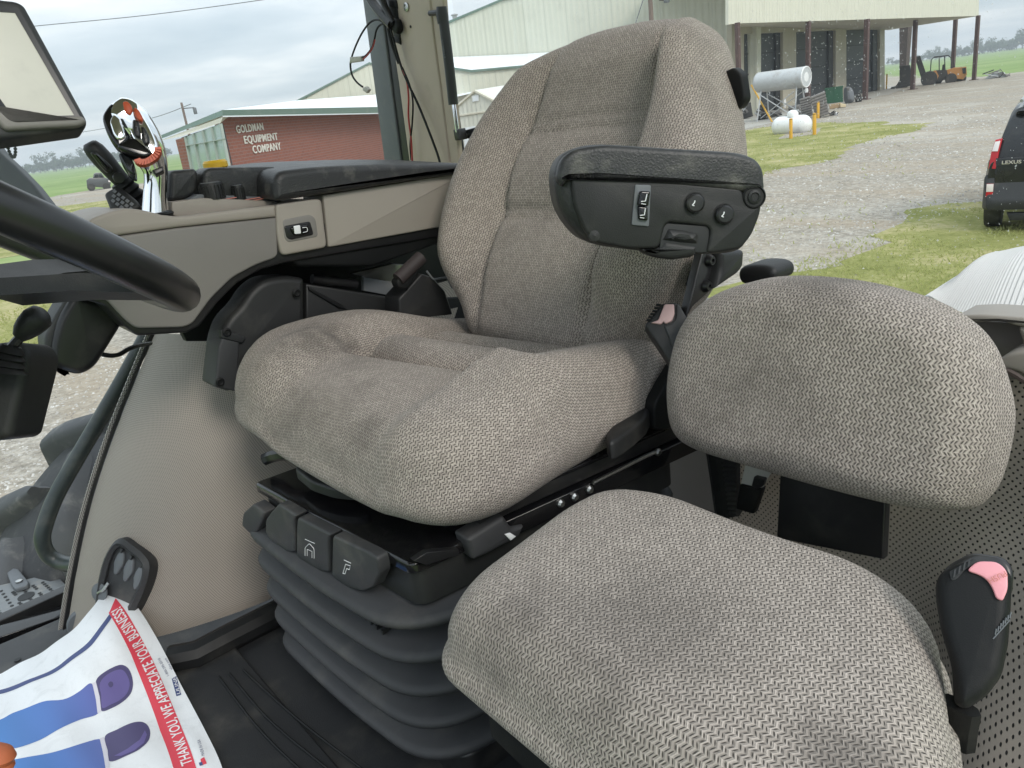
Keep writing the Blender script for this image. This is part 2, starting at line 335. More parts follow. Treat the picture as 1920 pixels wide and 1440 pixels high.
class MB:
    def __init__(s): s.v = []; s.f = []; s.uv = []; s.flat = set()
    def add(s, v, f, uv=None):
        o = len(s.v); s.v += [tuple(map(float, p)) for p in v]; s.f += [tuple(i + o for i in q) for q in f]
        s.uv += [tuple(map(float, q)) for q in uv] if uv is not None else [(0., 0.)] * len(v); return s
    def box(s, c, ax, ay, az):
        c, ax, ay, az = (np.asarray(q, float) for q in (c, ax, ay, az))
        v = [c + sx * ax + sy * ay + sz * az for sx in (-1, 1) for sy in (-1, 1) for sz in (-1, 1)]
        return s.add(v, [(0, 1, 3, 2), (4, 6, 7, 5), (0, 4, 5, 1), (2, 3, 7, 6), (0, 2, 6, 4), (1, 5, 7, 3)])
    def abox(s, lo, hi):
        lo, hi = np.asarray(lo, float), np.asarray(hi, float); c = (lo + hi) / 2; h = (hi - lo) / 2
        return s.box(c, (h[0], 0, 0), (0, h[1], 0), (0, 0, h[2]))
    def rings(s, rings, cap0=True, cap1=True, closed=True, uvs=None):
        n = len(rings[0]); v = [p for r in rings for p in r]; f = []
        for k in range(len(rings) - 1):
            for i in range(n if closed else n - 1):
                j = (i + 1) % n; f.append((k * n + i, k * n + j, (k + 1) * n + j, (k + 1) * n + i))
        if cap0 and closed: f.append(tuple(range(n - 1, -1, -1)))
        if cap1 and closed: f.append(tuple((len(rings) - 1) * n + i for i in range(n)))
        return s.add(v, f, [q for r in uvs for q in r] if uvs else None)
    def tube(s, pts, r, n=10, cap=True, flat=1., up=None):
        pts = [np.asarray(p, float) for p in pts]; m = len(pts); rs = r if isinstance(r, (list, tuple)) else [r] * m
        t0 = unit(pts[1] - pts[0]); a = np.asarray(up, float) if up is not None else (A(0, 0, 1) if abs(t0[2]) < .9 else A(1, 0, 0))
        rings = []
        for i in range(m):
            t = unit(pts[min(i + 1, m - 1)] - pts[max(i - 1, 0)])
            a = unit(a - t * (a @ t)); b = np.cross(t, a)
            rings.append([pts[i] + rs[i] * (math.cos(q) * a + flat * math.sin(q) * b) for q in np.linspace(0, 2 * math.pi, n, endpoint=False)])
        return s.rings(rings, cap, cap)
    def lathe(s, o, axis, prof, n=24, cap=True):
        o = np.asarray(o, float); t = unit(axis); a = unit(np.cross(t, (0, 0, 1) if abs(t[2]) < .9 else (1, 0, 0))); b = np.cross(t, a)
        return s.rings([[o + t * h + r * (math.cos(q) * a + math.sin(q) * b) for q in np.linspace(0, 2 * math.pi, n, endpoint=False)] for r, h in prof], cap, cap)
    def slab(s, out, vec, bevel=.003, seg=3, back=False):
        """solid plate: front face = planar outline, thickness along vec, rounded front (and back) edge; uv in metres"""
        out = [np.asarray(p, float) for p in out]; n = len(out); vec = np.asarray(vec, float); L = np.linalg.norm(vec); d = vec / L
        nrm = np.zeros(3)
        for i in range(n): nrm += np.cross(out[i], out[(i + 1) % n])
        nrm = unit(nrm)
        ins = []
        for i in range(n):
            e1 = unit(out[i] - out[i - 1]); e2 = unit(out[(i + 1) % n] - out[i])
            n1, n2 = np.cross(nrm, e1), np.cross(nrm, e2); b = n1 + n2; q = b @ b
            ins.append(b * min(2 / q, 1.6 / math.sqrt(q)) if q > 1e-4 else n1 * 0)
        bevel = min(bevel, L * .49); rr = []
        def shrink(a):
            q = [p + v * a for p, v in zip(out, ins)]; g = list(range(n))
            for _ in range(30):           # collapse edges that would turn over
                bad = [i for i in range(n) if (q[(i + 1) % n] - q[i]) @ (out[(i + 1) % n] - out[i]) < -1e-12]
                if not bad: break
                for i in bad:
                    a_, b_ = g[i], g[(i + 1) % n]
                    if a_ != b_: g = [a_ if x == b_ else x for x in g]
                m = {}
                for i, x in enumerate(g): m.setdefault(x, []).append(i)
                for x, ix in m.items():
                    if len(ix) > 1:
                        c = sum(out[i] + ins[i] * a for i in ix) / len(ix)
                        for i in ix: q[i] = c
            return q
        for k in range(seg + 1):          # k = 0 flat front, k = seg outermost
            t = k / seg * math.pi / 2
            rr.append([p + d * bevel * (1 - math.cos(t)) for p in (shrink(bevel * (1 - math.sin(t))) if k < seg else out)])
        if back:
            for k in range(seg, -1, -1):
                t = k / seg * math.pi / 2
                rr.append([p + vec - d * bevel * (1 - math.cos(t)) for p in (shrink(bevel * (1 - math.sin(t))) if k < seg else out)])
        else: rr.append([p + vec for p in out])
        e0 = unit(np.cross(d, (0, 0, 1)) if abs(d[2]) < .9 else A(1, 0, 0)); e1 = np.cross(e0, d)
        uvs = [[(p @ e0, p @ e1) for p in r] for r in rr]
        s.rings(rr, True, True, True, uvs); s.flat |= {len(s.f) - 1, len(s.f) - 2}; return s
    def grid(s, fn, nu, nv, uvfn=None, thick=None):
        v, uv, f = [], [], []
        for j in range(nv + 1):
            for i in range(nu + 1):
                u_, v_ = i / nu, j / nv; v.append(fn(u_, v_)); uv.append(uvfn(u_, v_) if uvfn else (u_, v_))
        for j in range(nv):
            for i in range(nu):
                a = j * (nu + 1) + i; f.append((a, a + 1, a + nu + 2, a + nu + 1))
        return s.add(v, f, uv)
    def build(s, name, mat, parent=None, sharp=35, smooth=True, recalc=True):
        me = bpy.data.meshes.new(name); off = ROOT.get(parent, A(0, 0, 0)) if parent else A(0, 0, 0)
        me.from_pydata([tuple(np.asarray(p) - off) for p in s.v], [], s.f)
        ul = me.uv_layers.new(name='UVMap'); li = np.empty(len(me.loops), int); me.loops.foreach_get('vertex_index', li)
        ul.data.foreach_set('uv', np.asarray(s.uv, float)[li].ravel())
        if recalc:
            bm = bmesh.new(); bm.from_mesh(me); bmesh.ops.recalc_face_normals(bm, faces=bm.faces); bm.to_mesh(me); bm.free()
        if smooth:
            me.polygons.foreach_set('use_smooth', [len(p.vertices) <= 4 and p.index not in s.flat for p in me.polygons]); me.set_sharp_from_angle(angle=R(sharp))
        me.materials.append(MATS[mat]); o = bpy.data.objects.new(name, me); COL.objects.link(o)
        if parent is not None: o.parent = parent; ROOT[o] = off
        return o
ROOT = {}
def tag(o, label=None, cat=None, group=None, kind=None):
    if label: o['label'] = label
    if cat: o['category'] = cat
    if group: o['group'] = group
    if kind: o['kind'] = kind
    return o
def thing(name, label, cat, loc, group=None):
    o = bpy.data.objects.new(name, None); COL.objects.link(o); o.location = tuple(map(float, loc)); o.empty_display_size = .05
    ROOT[o] = np.asarray(loc, float); return tag(o, label, cat, group)
def structure(o): o['kind'] = 'structure'; return o
def kids(o): return [c for c in bpy.data.objects if c.parent == o]
def copy_tree(o, loc=None, rotz=None, parent=None, label=None, scale=None):
    c = o.copy(); COL.objects.link(c)
    if parent is not None: c.parent = parent
    if loc is not None: c.location = tuple(map(float, loc))
    if rotz is not None: c.rotation_euler = (0, 0, rotz)
    if scale is not None: c.scale = (scale,) * 3 if isinstance(scale, (int, float)) else scale
    if label: c['label'] = label
    for k in kids(o): copy_tree(k, parent=c)
    return c
def plate(name, mat, parent, out, vec, bevel=.003, seg=3, round_=0, back=False, sharp=35):
    return MB().slab(rnd(out, round_) if round_ else out, vec, bevel, seg, back).build(name, mat, parent, sharp)
def text_mesh(txt, size=1., bold=0., sx=1., spacing=1.):
    """flat triangles of a word in text space"""
    cu = bpy.data.curves.new('lettering', 'FONT'); cu.body = txt; cu.size = size; cu.offset = bold; cu.space_character = spacing; cu.resolution_u = 3
    o = bpy.data.objects.new('lettering', cu); COL.objects.link(o); bpy.context.view_layer.update()
    me = bpy.data.meshes.new_from_object(o.evaluated_get(bpy.context.evaluated_depsgraph_get()))
    v = [np.array((p.co.x * sx, p.co.y)) for p in me.vertices]; f = [tuple(p.vertices) for p in me.polygons]
    bpy.data.objects.remove(o); bpy.data.curves.remove(cu); bpy.data.meshes.remove(me)
    return v, f
def lettering(name, mat, parent, txt, o, ex, ey, h, bold=0., sx=1., lift=None, thick=0., spacing=1.):
    """words on a plane: o = start of base line, ex / ey = unit directions, h = letter size"""
    v, f = text_mesh(txt, h, bold, sx, spacing); o, ex, ey = A(*o), unit(ex), unit(ey); n = unit(np.cross(ex, ey)) if lift is None else unit(lift)
    mb = MB(); m = len(v); front = [o + ex * p[0] + ey * p[1] + n * max(thick, .0006) for p in v]
    mb.add(front, f)
    if thick > 0:
        cnt = {}
        for q in f:
            for a, b in zip(q, q[1:] + q[:1]): cnt[(a, b)] = 1
        bd = [(a, b) for a, b in cnt if (b, a) not in cnt]
        mb.add(front + [p - n * thick for p in front], [(a, b, b + m, a + m) for a, b in bd])
    return mb.build(name, mat, parent, smooth=False, recalc=False)
def sm(x, a, b):
    t = np.clip((x - a) / (b - a), 0, 1); return t * t * (3 - 2 * t)
def pillow(outline, org, ex, ey, ez, top, base, er, name, mat, parent, nr=26, br=.02, bulge=.006, cen=None):
    """upholstered cushion: closed outline in the (ex,ey) plane, top(x,y) height, rounded edge er, down to base; uv = arc length in metres"""
    org, ex, ey, ez = (np.asarray(q, float) for q in (org, ex, ey, ez))
    o2 = np.array(outline, float); n = len(o2); c = np.mean(o2, 0) if cen is None else np.array(cen, float)
    nx = np.roll(o2, -1, 0) - np.roll(o2, 1, 0); nrm = np.stack([nx[:, 1], -nx[:, 0]], 1); nrm /= np.linalg.norm(nrm, axis=1)[:, None]
    if np.mean(np.sum(nrm * (o2 - c), 1)) < 0: nrm = -nrm
    rings, uvs = [], []
    ss = 1 - (1 - np.linspace(0.03, 1, nr)) ** 1.25
    L = np.linalg.norm(o2 - c, axis=1); dirs = (o2 - c) / L[:, None]; arc = None
    for s in ss:
        q = c + s * (o2 - c); d = (1 - s) * L; t = np.clip(1 - d / er, 0, 1)
        z = np.array([top(a, b) for a, b in q]) - er * (1 - np.sqrt(np.maximum(0, 1 - t * t)))
        # the rim itself curls below the rounding
        rings.append([org + ex * a + ey * b + ez * h for (a, b), h in zip(q, z)])
        arc = L * s if len(rings) == 1 else arc + np.linalg.norm(np.array(rings[-1]) - np.array(rings[-2]), axis=1)
        uvs.append([tuple(p) for p in c + dirs * arc[:, None]])
    rim = np.array(uvs[-1]); zt = np.array([top(a, b) for a, b in o2]) - er
    ns = 14
    for k in range(1, ns + 1):
        t = k / ns; z = zt * (1 - t) + (np.array([base(a, b) for a, b in o2]) if callable(base) else base) * t
        q_ = min(.985, max(0, (t - .22) / .78)); off = bulge * math.sin(math.pi * t) - br * (1 - math.sqrt(1 - q_ * q_))
        q = o2 + nrm * off; arc = (zt - z)
        rings.append([org + ex * a + ey * b + ez * h for (a, b), h in zip(q, z)]); uvs.append([tuple(p + (m * .6 + dd * .4) * s_) for p, m, dd, s_ in zip(rim, nrm, dirs, arc)])
    return MB().rings(rings, True, True, True, uvs).build(name, mat, parent, sharp=80)
def superr(hw, hh, r, n=10, taper=0., bow=0.):
    """rounded rectangle outline, dense"""
    pts = []
    for (cx, cy, a0) in ((hw - r, hh - r, 0), (-hw + r, hh - r, 90), (-hw + r, -hh + r, 180), (hw - r, -hh + r, 270)):
        for k in range(n + 1):
            a = R(a0 + 90 * k / n); pts.append((cx + r * math.cos(a), cy + r * math.sin(a)))
    return dense(pts)
def dense(pts, step=.012):
    out = []; m = len(pts)
    for i in range(m):
        p, q = np.array(pts[i], float), np.array(pts[(i + 1) % m], float); k = max(1, int(np.linalg.norm(q - p) / step))
        for j in range(k): out.append(p + (q - p) * j / k)
    return out
X_, Y_, Z_ = A(1, 0, 0), A(0, 1, 0), A(0, 0, 1)
# ================================================================== CAB: floor, sills, liners
fl = MB().abox((.10, -1.30, -.06), (1.66, 1.2, 0)); structure(tag(fl.build('cab_floor', 'mat_rubber', None), 'black rubber covered floor of the cab'))
# moulded tread lines of the floor mat, running round the seat post
mat = thing('floor_mat', 'black rubber floor mat with thin moulded lines in front of the seat post', 'floor mat', (1.1, -.1, 0))
MB().slab(rnd([A(.15, -.30, .010), A(1.02, -.30, .010), A(1.40, -.30, .010), A(1.40, .9, .010), A(.15, .9, .010)], .02), (0, 0, -.008), .004).build('mat_sheet', 'mat_rubber', mat)
for pts in ([(410, 1268), (480, 1360), (560, 1440), (640, 1500)], [(430, 1262), (500, 1345), (600, 1430), (680, 1490)], [(455, 1255), (560, 1350), (690, 1450)]):
    MB().tube(spline([PZ(x, y, .0125) for x, y in pts], 5), .0018, 6).build('moulded_line', 'dark_plastic', mat)
# door sill on the right-hand side with drain hole
sill = thing('door_sill', 'dark grey right door sill plate with a small round hole', 'door sill', (1.66, 0, 0))
MB().slab(rnd([A(1.50, -.14, .012), A(1.70, -.14, .012), A(1.70, 1.0, .012), A(1.50, 1.0, .012)], .01), (0, 0, -.05), .006).build('sill_plate', 'grey_plastic', sill)
c = PZ(33, 1237, .0135); MB().lathe(c, Z_, [(.006, 0), (.006, .0008)], 14).build('hole', 'door_black', sill)

# cab roof over the whole interior, above the picture
rf = MB().abox((.24, -1.30, 1.72), (1.78, .95, 1.78)); MATS['headliner'] = MATS['console_beige']; structure(tag(rf.build('cab_ceiling', 'headliner', None), 'beige headliner over the cab'))
# ---- right-hand fender liner (perforated vinyl), swept round a vertical-ish curve
lin = thing('fender_liner', 'beige finely perforated vinyl panel curving beside the seat under the armrest console', 'trim panel', (1.5, -.4, 0))
LEFT = [(1.648, -.272, .56), (1.645, -.205, .42), (1.640, -.150, .28), (1.632, -.113, .14), (1.620, -.090, .02)]
_edge = [PX(x, y, v) for (x, y), v in zip([(292, 622), (222, 795), (176, 930), (146, 1060), (126, 1180)], (1.640, 1.640, 1.638, 1.632, 1.622))]
_edge = [np.array(p) for p in spline(_edge, 6)]
def liner(u, v):
    e_ = _edge[min(len(_edge) - 1, int(round((1 - v) * (len(_edge) - 1))))]
    # section: short return facing the door, rounded corner, then the long face running rearwards and inwards
    sec = [(0, 0), (-.055, -.012), (-.115, -.045), (-.165, -.105), (-.200, -.19), (-.225, -.30), (-.235, -.45), (-.235, -.60)]
    sec = spline([A(*p) for p in sec], 4); p = sec[int(round(u * (len(sec) - 1)))]
    bulge = .030 * math.sin(math.pi * min(1, max(0, v))) * sm(u, 0, .5) + .05 * sm(1 - v, .55, 1.) * sm(u, .2, .6) * 0
    return A(e_[0] + p[0] - bulge, e_[1] + p[1], e_[2] + .0 * p[0])
def liner_uv(u, v): return (u * .72, v * .62)
MB().grid(liner, 28, 24, liner_uv).build('vinyl_panel', 'perforated_small', lin, sharp=180)
MB().rings([[np.array(p) + A(.004, .0, 0), np.array(p) + A(.004, .007, 0), np.array(p) + A(.010, .007, 0), np.array(p) + A(.010, .0, 0)] for p in _edge]).build('edge_seal', 'satin_black', lin)
ed2 = [np.array(p) + A(.011, .006, 0) for p in _edge]
tr = MB(); tr.rings([[p, p + A(0, .008, 0), p + A(.004, .008, 0), p + A(.004, 0, 0)] for p in ed2], uvs=[[(.0, i * .025), (.014, i * .025), (.014, i * .025), (0, i * .025)] for i in range(len(ed2))])
tr.build('edge_trim', 'perforated_trim', lin)
# lower black skirt of the liner along the floor
MB().tube([PZ(320, 1238, .02), PZ(370, 1228, .02), PZ(430, 1196, .02), PZ(520, 1150, .02), PZ(640, 1080, .02)], .026, 10).build('floor_skirt', 'dark_plastic', lin)
# round grey cap at the liner's foot
c = PX(163, 1168, 1.585); MB().lathe(c + A(.012, .0, -.01), (-.85, .45, .15), [(.036, -.02), (.036, .004), (.031, .010), (.0, .011)], 26).build('round_cap', 'bar_grey', lin)
# bulkhead behind the seats under the rear window
bh = thing('rear_bulkhead', 'dark grey lower rear cab wall behind the seats', 'cab wall', (1.1, -1.22, 0))
MB().abox((.60, -1.26, 0), (1.66, -1.235, .47)).build('wall_panel', 'console_grey', bh); MB().abox((.72, -1.235, .30), (1.60, -1.20, .36)).build('ledge', 'rubber_grey', bh)
# socket panel
sk = thing('socket_panel', 'black oval socket panel with three rubber flaps set in the beige liner', 'socket panel', PX(232, 1090, 1.555))
px0 = A(1.552, 0, 0); sn = unit(A(-.80, .60, .05))
def liner_hit(x, y):
    b = None
    for i in range(57):
        for j in range(49):
            d = liner(i / 56, j / 48) - CAM; z = d @ VW; e_ = (960 + F_PX * (d @ VR) / z - x) ** 2 + (720 - F_PX * (d @ VU) / z - y) ** 2
            if b is None or e_ < b[0]: b = (e_, i / 56, j / 48)
    u, v = b[1], b[2]; p = liner(u, v); tu = liner(min(1, u + .06), v) - liner(max(0, u - .06), v); tv = liner(u, min(1, v + .06)) - liner(u, max(0, v - .06)); n = unit(np.cross(tu, tv))
    return p, (n if n @ (CAM - p) > 0 else -n)
c0, sn = liner_hit(232, 1085); c0 = c0 + sn * .002
sk.location = tuple(c0); ROOT[sk] = np.array(c0)
def SP(x, y, off=0): return PP(x, y, c0 + sn * off, sn)
ov = spline([SP(x, y, .012) for x, y in [(222, 1010), (250, 1024), (277, 1050), (278, 1080), (262, 1125), (240, 1160), (200, 1165), (180, 1140), (182, 1100), (196, 1045)]], 5, True)
iv = spline([SP(x, y, .012) for x, y in [(222, 1026), (246, 1039), (264, 1058), (265, 1082), (250, 1118), (232, 1145), (204, 1150), (192, 1130), (194, 1098), (206, 1050)]], 5, True)
n_ = len(ov)
mb = MB(); mb.rings([[p - sn * .03 for p in ov], ov, [np.array(p) * .5 + np.array(q) * .5 + sn * .006 for p, q in zip(ov, iv)], iv, [p - sn * .007 for p in iv]], False, True); mb.build('socket_frame', 'grey_plastic', sk, 40)
for (x, y) in ((221, 1056), (239, 1069), (258, 1084)):
    a, b = SP(x + 7, y - 22, .010), SP(x - 7, y + 22, .010); t = unit(b - a); s2 = unit(np.cross(t, sn)); m = (a + b) / 2; L = np.linalg.norm(b - a) / 2
    out = [m + t * L * ca + s2 * L * .42 * sa * (1.0 if ca < .3 else .8) for ca, sa in [(math.cos(q), math.sin(q)) for q in np.linspace(0, 2 * math.pi, 22, endpoint=False)]]
    fp = plate('socket_flap', 'bar_grey', sk, out, -sn * .008, .003)
    MB().box(a - t * .002, t * .004, s2 * .002, sn * .003).build('hinge', 'grey_plastic', fp)
a = SP(188, 1110, .012); pl = MB().lathe(a, sn, [(.017, 0), (.017, .003), (.012, .004)], 20).build('socket_plate', 'bar_grey', sk)
MB().tube([SP(184, 1112, .016), SP(194, 1106, .020), SP(204, 1092, .02)], .0032, 8).build('toggle', 'steel', pl)

# ---- left-hand fender liner: perforated wall behind the instructor seat and its lit top
ll = thing('fender_cover', 'beige perforated vinyl cover behind and above the small seat', 'trim panel', (.4, -.95, 0))
prof = [(-.965, .00), (-.960, .12), (-.955, .24), (-.955, .36), (-.958, .46), (-.968, .530), (-.985, .556), (-1.005, .566)]
prof = spline([A(0, y, z) for y, z in prof], 4)
_l = np.concatenate([[0], np.cumsum([np.linalg.norm(b - a) for a, b in zip(prof, prof[1:])])])
def wall(u, v):
    k = min(len(prof) - 1, int(round(v * (len(prof) - 1)))); p = prof[k]; x = .05 + .66 * u
    fwd = .16 * sm(.30 - x, 0, .30) * (1 - sm(p[2], .50, .60)) + .05 * sm(.26 - x, 0, .3)
    fwd += .34 * (1 - sm(p[2], .0, .34)) * sm(.42 - x, 0, .2); return A(x, p[1] + fwd, p[2] - .02 * sm(x, .45, .72) * sm(p[2], .5, .6))
nvp = len(prof) - 1
MB().grid(wall, 26, nvp, lambda u, v: (u * .66, _l[int(round(v * nvp))])).build('perforated_wall', 'perforated_beige', ll, sharp=180)
# cover's perforated top by the window: bright light and moire painted as pale ribs
def tread(u, v):
    p = [PY(1752, 548, -1.06), PY(1868, 478, -1.13), PY(1990, 440, -1.13), PY(1990, 600, -1.04), PY(1800, 590, -1.03)]
    q = (p[0] * (1 - u) + p[4] * u) * (1 - v) + (p[1] * (1 - u) + (p[2] * .5 + p[3] * .5) * u) * v
    return q
tp = [PY(1738, 552, -1.045), PY(1768, 568, -1.040), PY(1812, 588, -1.02), PY(1880, 592, -1.015), PY(2010, 600, -1.01)]
tb = [PY(1868, 474, -1.215), PY(1882, 470, -1.215), PY(1905, 464, -1.22), PY(1950, 458, -1.22), PY(2100, 452, -1.22)]
tps, tbs = spline(tp, 6), spline(tb, 6)
def tread(u, v):  # surface of the perforated top that is painted as brightly lit
    k = int(round(u * (len(tps) - 1))); a, b = np.array(tps[k]), np.array(tbs[k]); q = a * (1 - v) + b * v
    return q + A(0, 0, .020 * math.sin(math.pi * v) * sm(u, 0, .25))
MB().grid(tread, len(tps) - 1, 14, lambda u, v: (u * .36, v * .22)).build('lit_perforated_top', 'lit_vinyl_rib', ll, sharp=180)
MB().slab([PY(1730, 556, -1.05), PY(1750, 556, -1.045), PY(1884, 470, -1.218), PY(1866, 470, -1.222)], (0, 0, -.012), .002).build('edge_strip', 'white_print', ll)
# moulded cup holder and trim on the ledge
ch = thing('cup_holder', 'beige moulded storage cup at the right edge behind the small seat', 'cup holder', PY(1890, 650, -.93))
def CP(x, y, o=0): return PY(x, y, -.915 + o)
rim = [CP(1790, 592), CP(1840, 590), CP(1920, 596), CP(2020, 604), CP(2020, 620), CP(1925, 614), CP(1905, 612), CP(1880, 604), CP(1790, 606)]
plate('rim', 'console_beige', ch, rnd(rim, .006), (0, -.05, 0), .004)
plate('side_wall', 'console_beige', ch, rnd([CP(1905, 612, -.002), CP(2020, 616, -.002), CP(2020, 700, -.002), CP(1918, 690, -.002), CP(1915, 640, -.002)], .006), (0, -.05, 0), .006)
plate('cup_back', 'console_grey', ch, [CP(1780, 600, -.045), CP(1930, 606, -.045), CP(1930, 710, -.045), CP(1780, 720, -.045)], (0, -.01, 0), .001)
lip = [CP(1850, 690, .02), CP(1886, 664, .02), CP(1925, 658, .02), CP(2020, 660, .02), CP(2020, 715, .02), CP(1925, 707, .02), CP(1900, 694, .02), CP(1860, 695, .02)]
plate('front_lip', 'console_beige', ch, rnd(lip, .01), (0, -.05, 0), .004)
MB().tube(spline([CP(1850, 699, .022), CP(1885, 696, .022), CP(1905, 704, .022), CP(1930, 716, .022), CP(2020, 726, .022)], 5), .0035, 6).build('piping', 'truss_brown', ch)
# ================================================================== OPERATOR SEAT
sus = thing('seat_suspension', 'black seat suspension post with glossy top plate and ribbed grey rubber bellows', 'seat suspension', (.95, -.60, 0))
TA, TB, TE, TD = A(.752, -.388, .37), A(1.159, -.355, .37), A(1.135, -.84, .37), A(.715, -.852, .37)
MB().slab(rnd([TA, TB, TE, TD], .012), (0, 0, -.014), .004).build('top_plate', 'gloss_black', sus)
fx = unit(TB - TA); fn = A(-fx[1], fx[0], 0)
inset = [p + (A(.945, -.6, .37) - p) * .035 for p in (TA, TB, TE, TD)]
MB().slab(rnd([p - A(0, 0, .015) for p in inset], .02), (0, 0, -.052), .004).build('upper_housing', 'black_plastic', sus)
def FP(x, y, off=0.): return PP(x, y, TA + fn * off, fn)
for x, y in ((493, 928), (500, 942), (726, 1052), (745, 1072)):
    o = FP(x, y, .001) - fn * .012; MB().lathe(o, fn, [(.010, 0), (.010, .002), (.007, .003)], 16).build('plug', 'dark_plastic', sus)
# three flap levers on the front
flaps = ([(521, 945), (557, 967), (551, 975), (553, 1036), (538, 1036), (506, 1014), (497, 998), (497, 975), (506, 962)],
         [(557, 970), (621, 1003), (615, 1012), (617, 1074), (600, 1072), (562, 1050), (555, 1040), (555, 990)],
         [(623, 1004), (690, 1036), (706, 1046), (712, 1075), (700, 1102), (680, 1110), (655, 1104), (628, 1086), (621, 1078), (622, 1020)])
icons = []
for k, out in enumerate(flaps):
    fo = plate('flap_lever', 'grey_plastic', sus, rnd([FP(x, y, .017) for x, y in out], .006), -fn * .017, .004)
    icons.append(fo)
plate('end_lever', 'rubber_grey', sus, rnd([FP(x, y, .016) for x, y in [(455, 962), (474, 945), (496, 962), (492, 975), (480, 1000), (468, 1002), (452, 985)]], .008), -fn * .02, .004)
def line(mb, pts, r=.0006): mb.tube(pts, r, 5)
mb = MB(); q = lambda x, y: FP(x, y, .0173)
line(mb, rnd([q(572, 1042), q(572, 1027), q(580, 1019), q(589, 1029), q(589, 1047)], .003, closed=False), .00045); line(mb, [q(576, 1042), q(576, 1030), q(585, 1034), q(585, 1046)], .00045); line(mb, [q(572, 1011), q(590, 1019)], .0004)
mb.build('symbol', 'white_print', icons[1])
mb = MB(); line(mb, [q(643, 1075), q(648, 1058), q(657, 1061), q(655, 1068), q(650, 1066), q(647, 1076), q(643, 1075)]); line(mb, [q(645, 1050), q(658, 1056)], .0005); mb.build('symbol', 'white_print', icons[2])
# bellows
cb = A(.945, -.60); base = [A(.775, -.395), A(1.195, -.362), A(1.18, -.83), A(.74, -.83)]
rr = [p[:2] for p in rnd([A(*p, 0) for p in base], .075, 8)]; rr = dense(rr, .02)
def ring(z, off):
    out = []
    for p in rr:
        d = p - cb; out.append(A(*(p + unit(d) * off), z))
    return out
prof = [(.325, .0)]
zt = .312
for k in range(5):
    o = .034 - .002 * k
    o += .010; prof += [(zt, -.032), (zt - .004, -.030), (zt - .022, o - .010), (zt - .026, o - .003), (zt - .031, o), (zt - .037, o - .002), (zt - .042, o - .010), (zt - .048, -.020), (zt - .051, -.030)]
    zt -= .054
prof += [(.035, -.028)]
MB().rings([ring(z, o) for z, o in prof]).build('bellows', 'rubber_grey', sus, 60)
MB().slab(rnd([A(.76, -.415, .045), A(1.12, -.395, .045), A(1.11, -.82, .045), A(.75, -.82, .045)], .03), (0, 0, -.045), .008).build('foot', 'satin_black', sus)
# small moulded vent on the bellows' collar
vt = MB()
for k in range(5):
    c = FP(672 + k * 11, 1150 + k * 9, .012); vt.box(c - fn * .012, fx * .0022, (0, 0, .003), fn * .012)
vt.build('vent', 'door_black', sus)
# slide rails along the side of the seat
rl = thing('seat_rail', 'black steel slide rail with bolts and bare cable beside the driver seat', 'seat rail', (.72, -.65, .38))
sx = unit(TD - TA); sn_ = A(sx[1], -sx[0], 0) * -1
if sn_[0] > 0: sn_ = -sn_
def RP(x, y, off=0.): return PP(x, y, TA + sn_ * off, sn_)
def bar(name, m, z0, z1, o0, o1, t0, t1, bevel=.002):
    a = TA + sx * t0; b = TA + sx * t1
    return MB().slab([A(*(a + sn_ * o0)[:2], z1), A(*(b + sn_ * o0)[:2], z1), A(*(b + sn_ * o0)[:2], z0), A(*(a + sn_ * o0)[:2], z0)], -sn_ * (o0 - o1), bevel).build(name, m, rl)
bar('lower_channel', 'gloss_black', .352, .378, .012, -.05, .08, .58); bar('upper_channel', 'satin_black', .382, .402, .004, -.045, .10, .60)
bar('guide_strip', 'gloss_black', .404, .410, .010, -.03, .05, .62)
MB().tube(spline([RP(x, y, .018) for x, y in [(1112, 905), (1150, 886), (1185, 868), (1215, 853), (1228, 848)]], 5), .0028, 8).build('cable', 'steel', rl)
for x, y in ((1076, 931), (1104, 917), (1050, 943), (1232, 847)):
    MB().lathe(RP(x, y, .012), sn_, [(.006, 0), (.006, .003), (.0035, .006), (.0, .006)], 8).build('bolt', 'steel', rl)
mb = MB(); bo = [RP(x, y, .018) for x, y in [(876, 1012), (946, 968), (960, 990), (985, 985), (975, 1008), (915, 1040), (888, 1052)]]
mb.slab(rnd(bo, .004), -sn_ * .03, .006); mb.build('taped_wire', 'rubber_grey', rl)
MB().slab([RP(x, y, .010) for x, y in [(776, 1052), (800, 1036), (860, 1030), (862, 1040), (800, 1060)]], -sn_ * .01, .001).build('bent_tab', 'satin_black', rl)
MB().slab([RP(x, y, .021) for x, y in [(948, 1003), (958, 1000), (968, 1006), (958, 1014)]], -sn_ * .004, .001).build('white_clip', 'white_print', rl)
MB().tube(spline([PZ(495, 862, .385), PZ(510, 856, .39), PZ(530, 852, .40), PZ(560, 855, .40)], 4), .010, 7).build('loom_end', 'satin_black', rl)

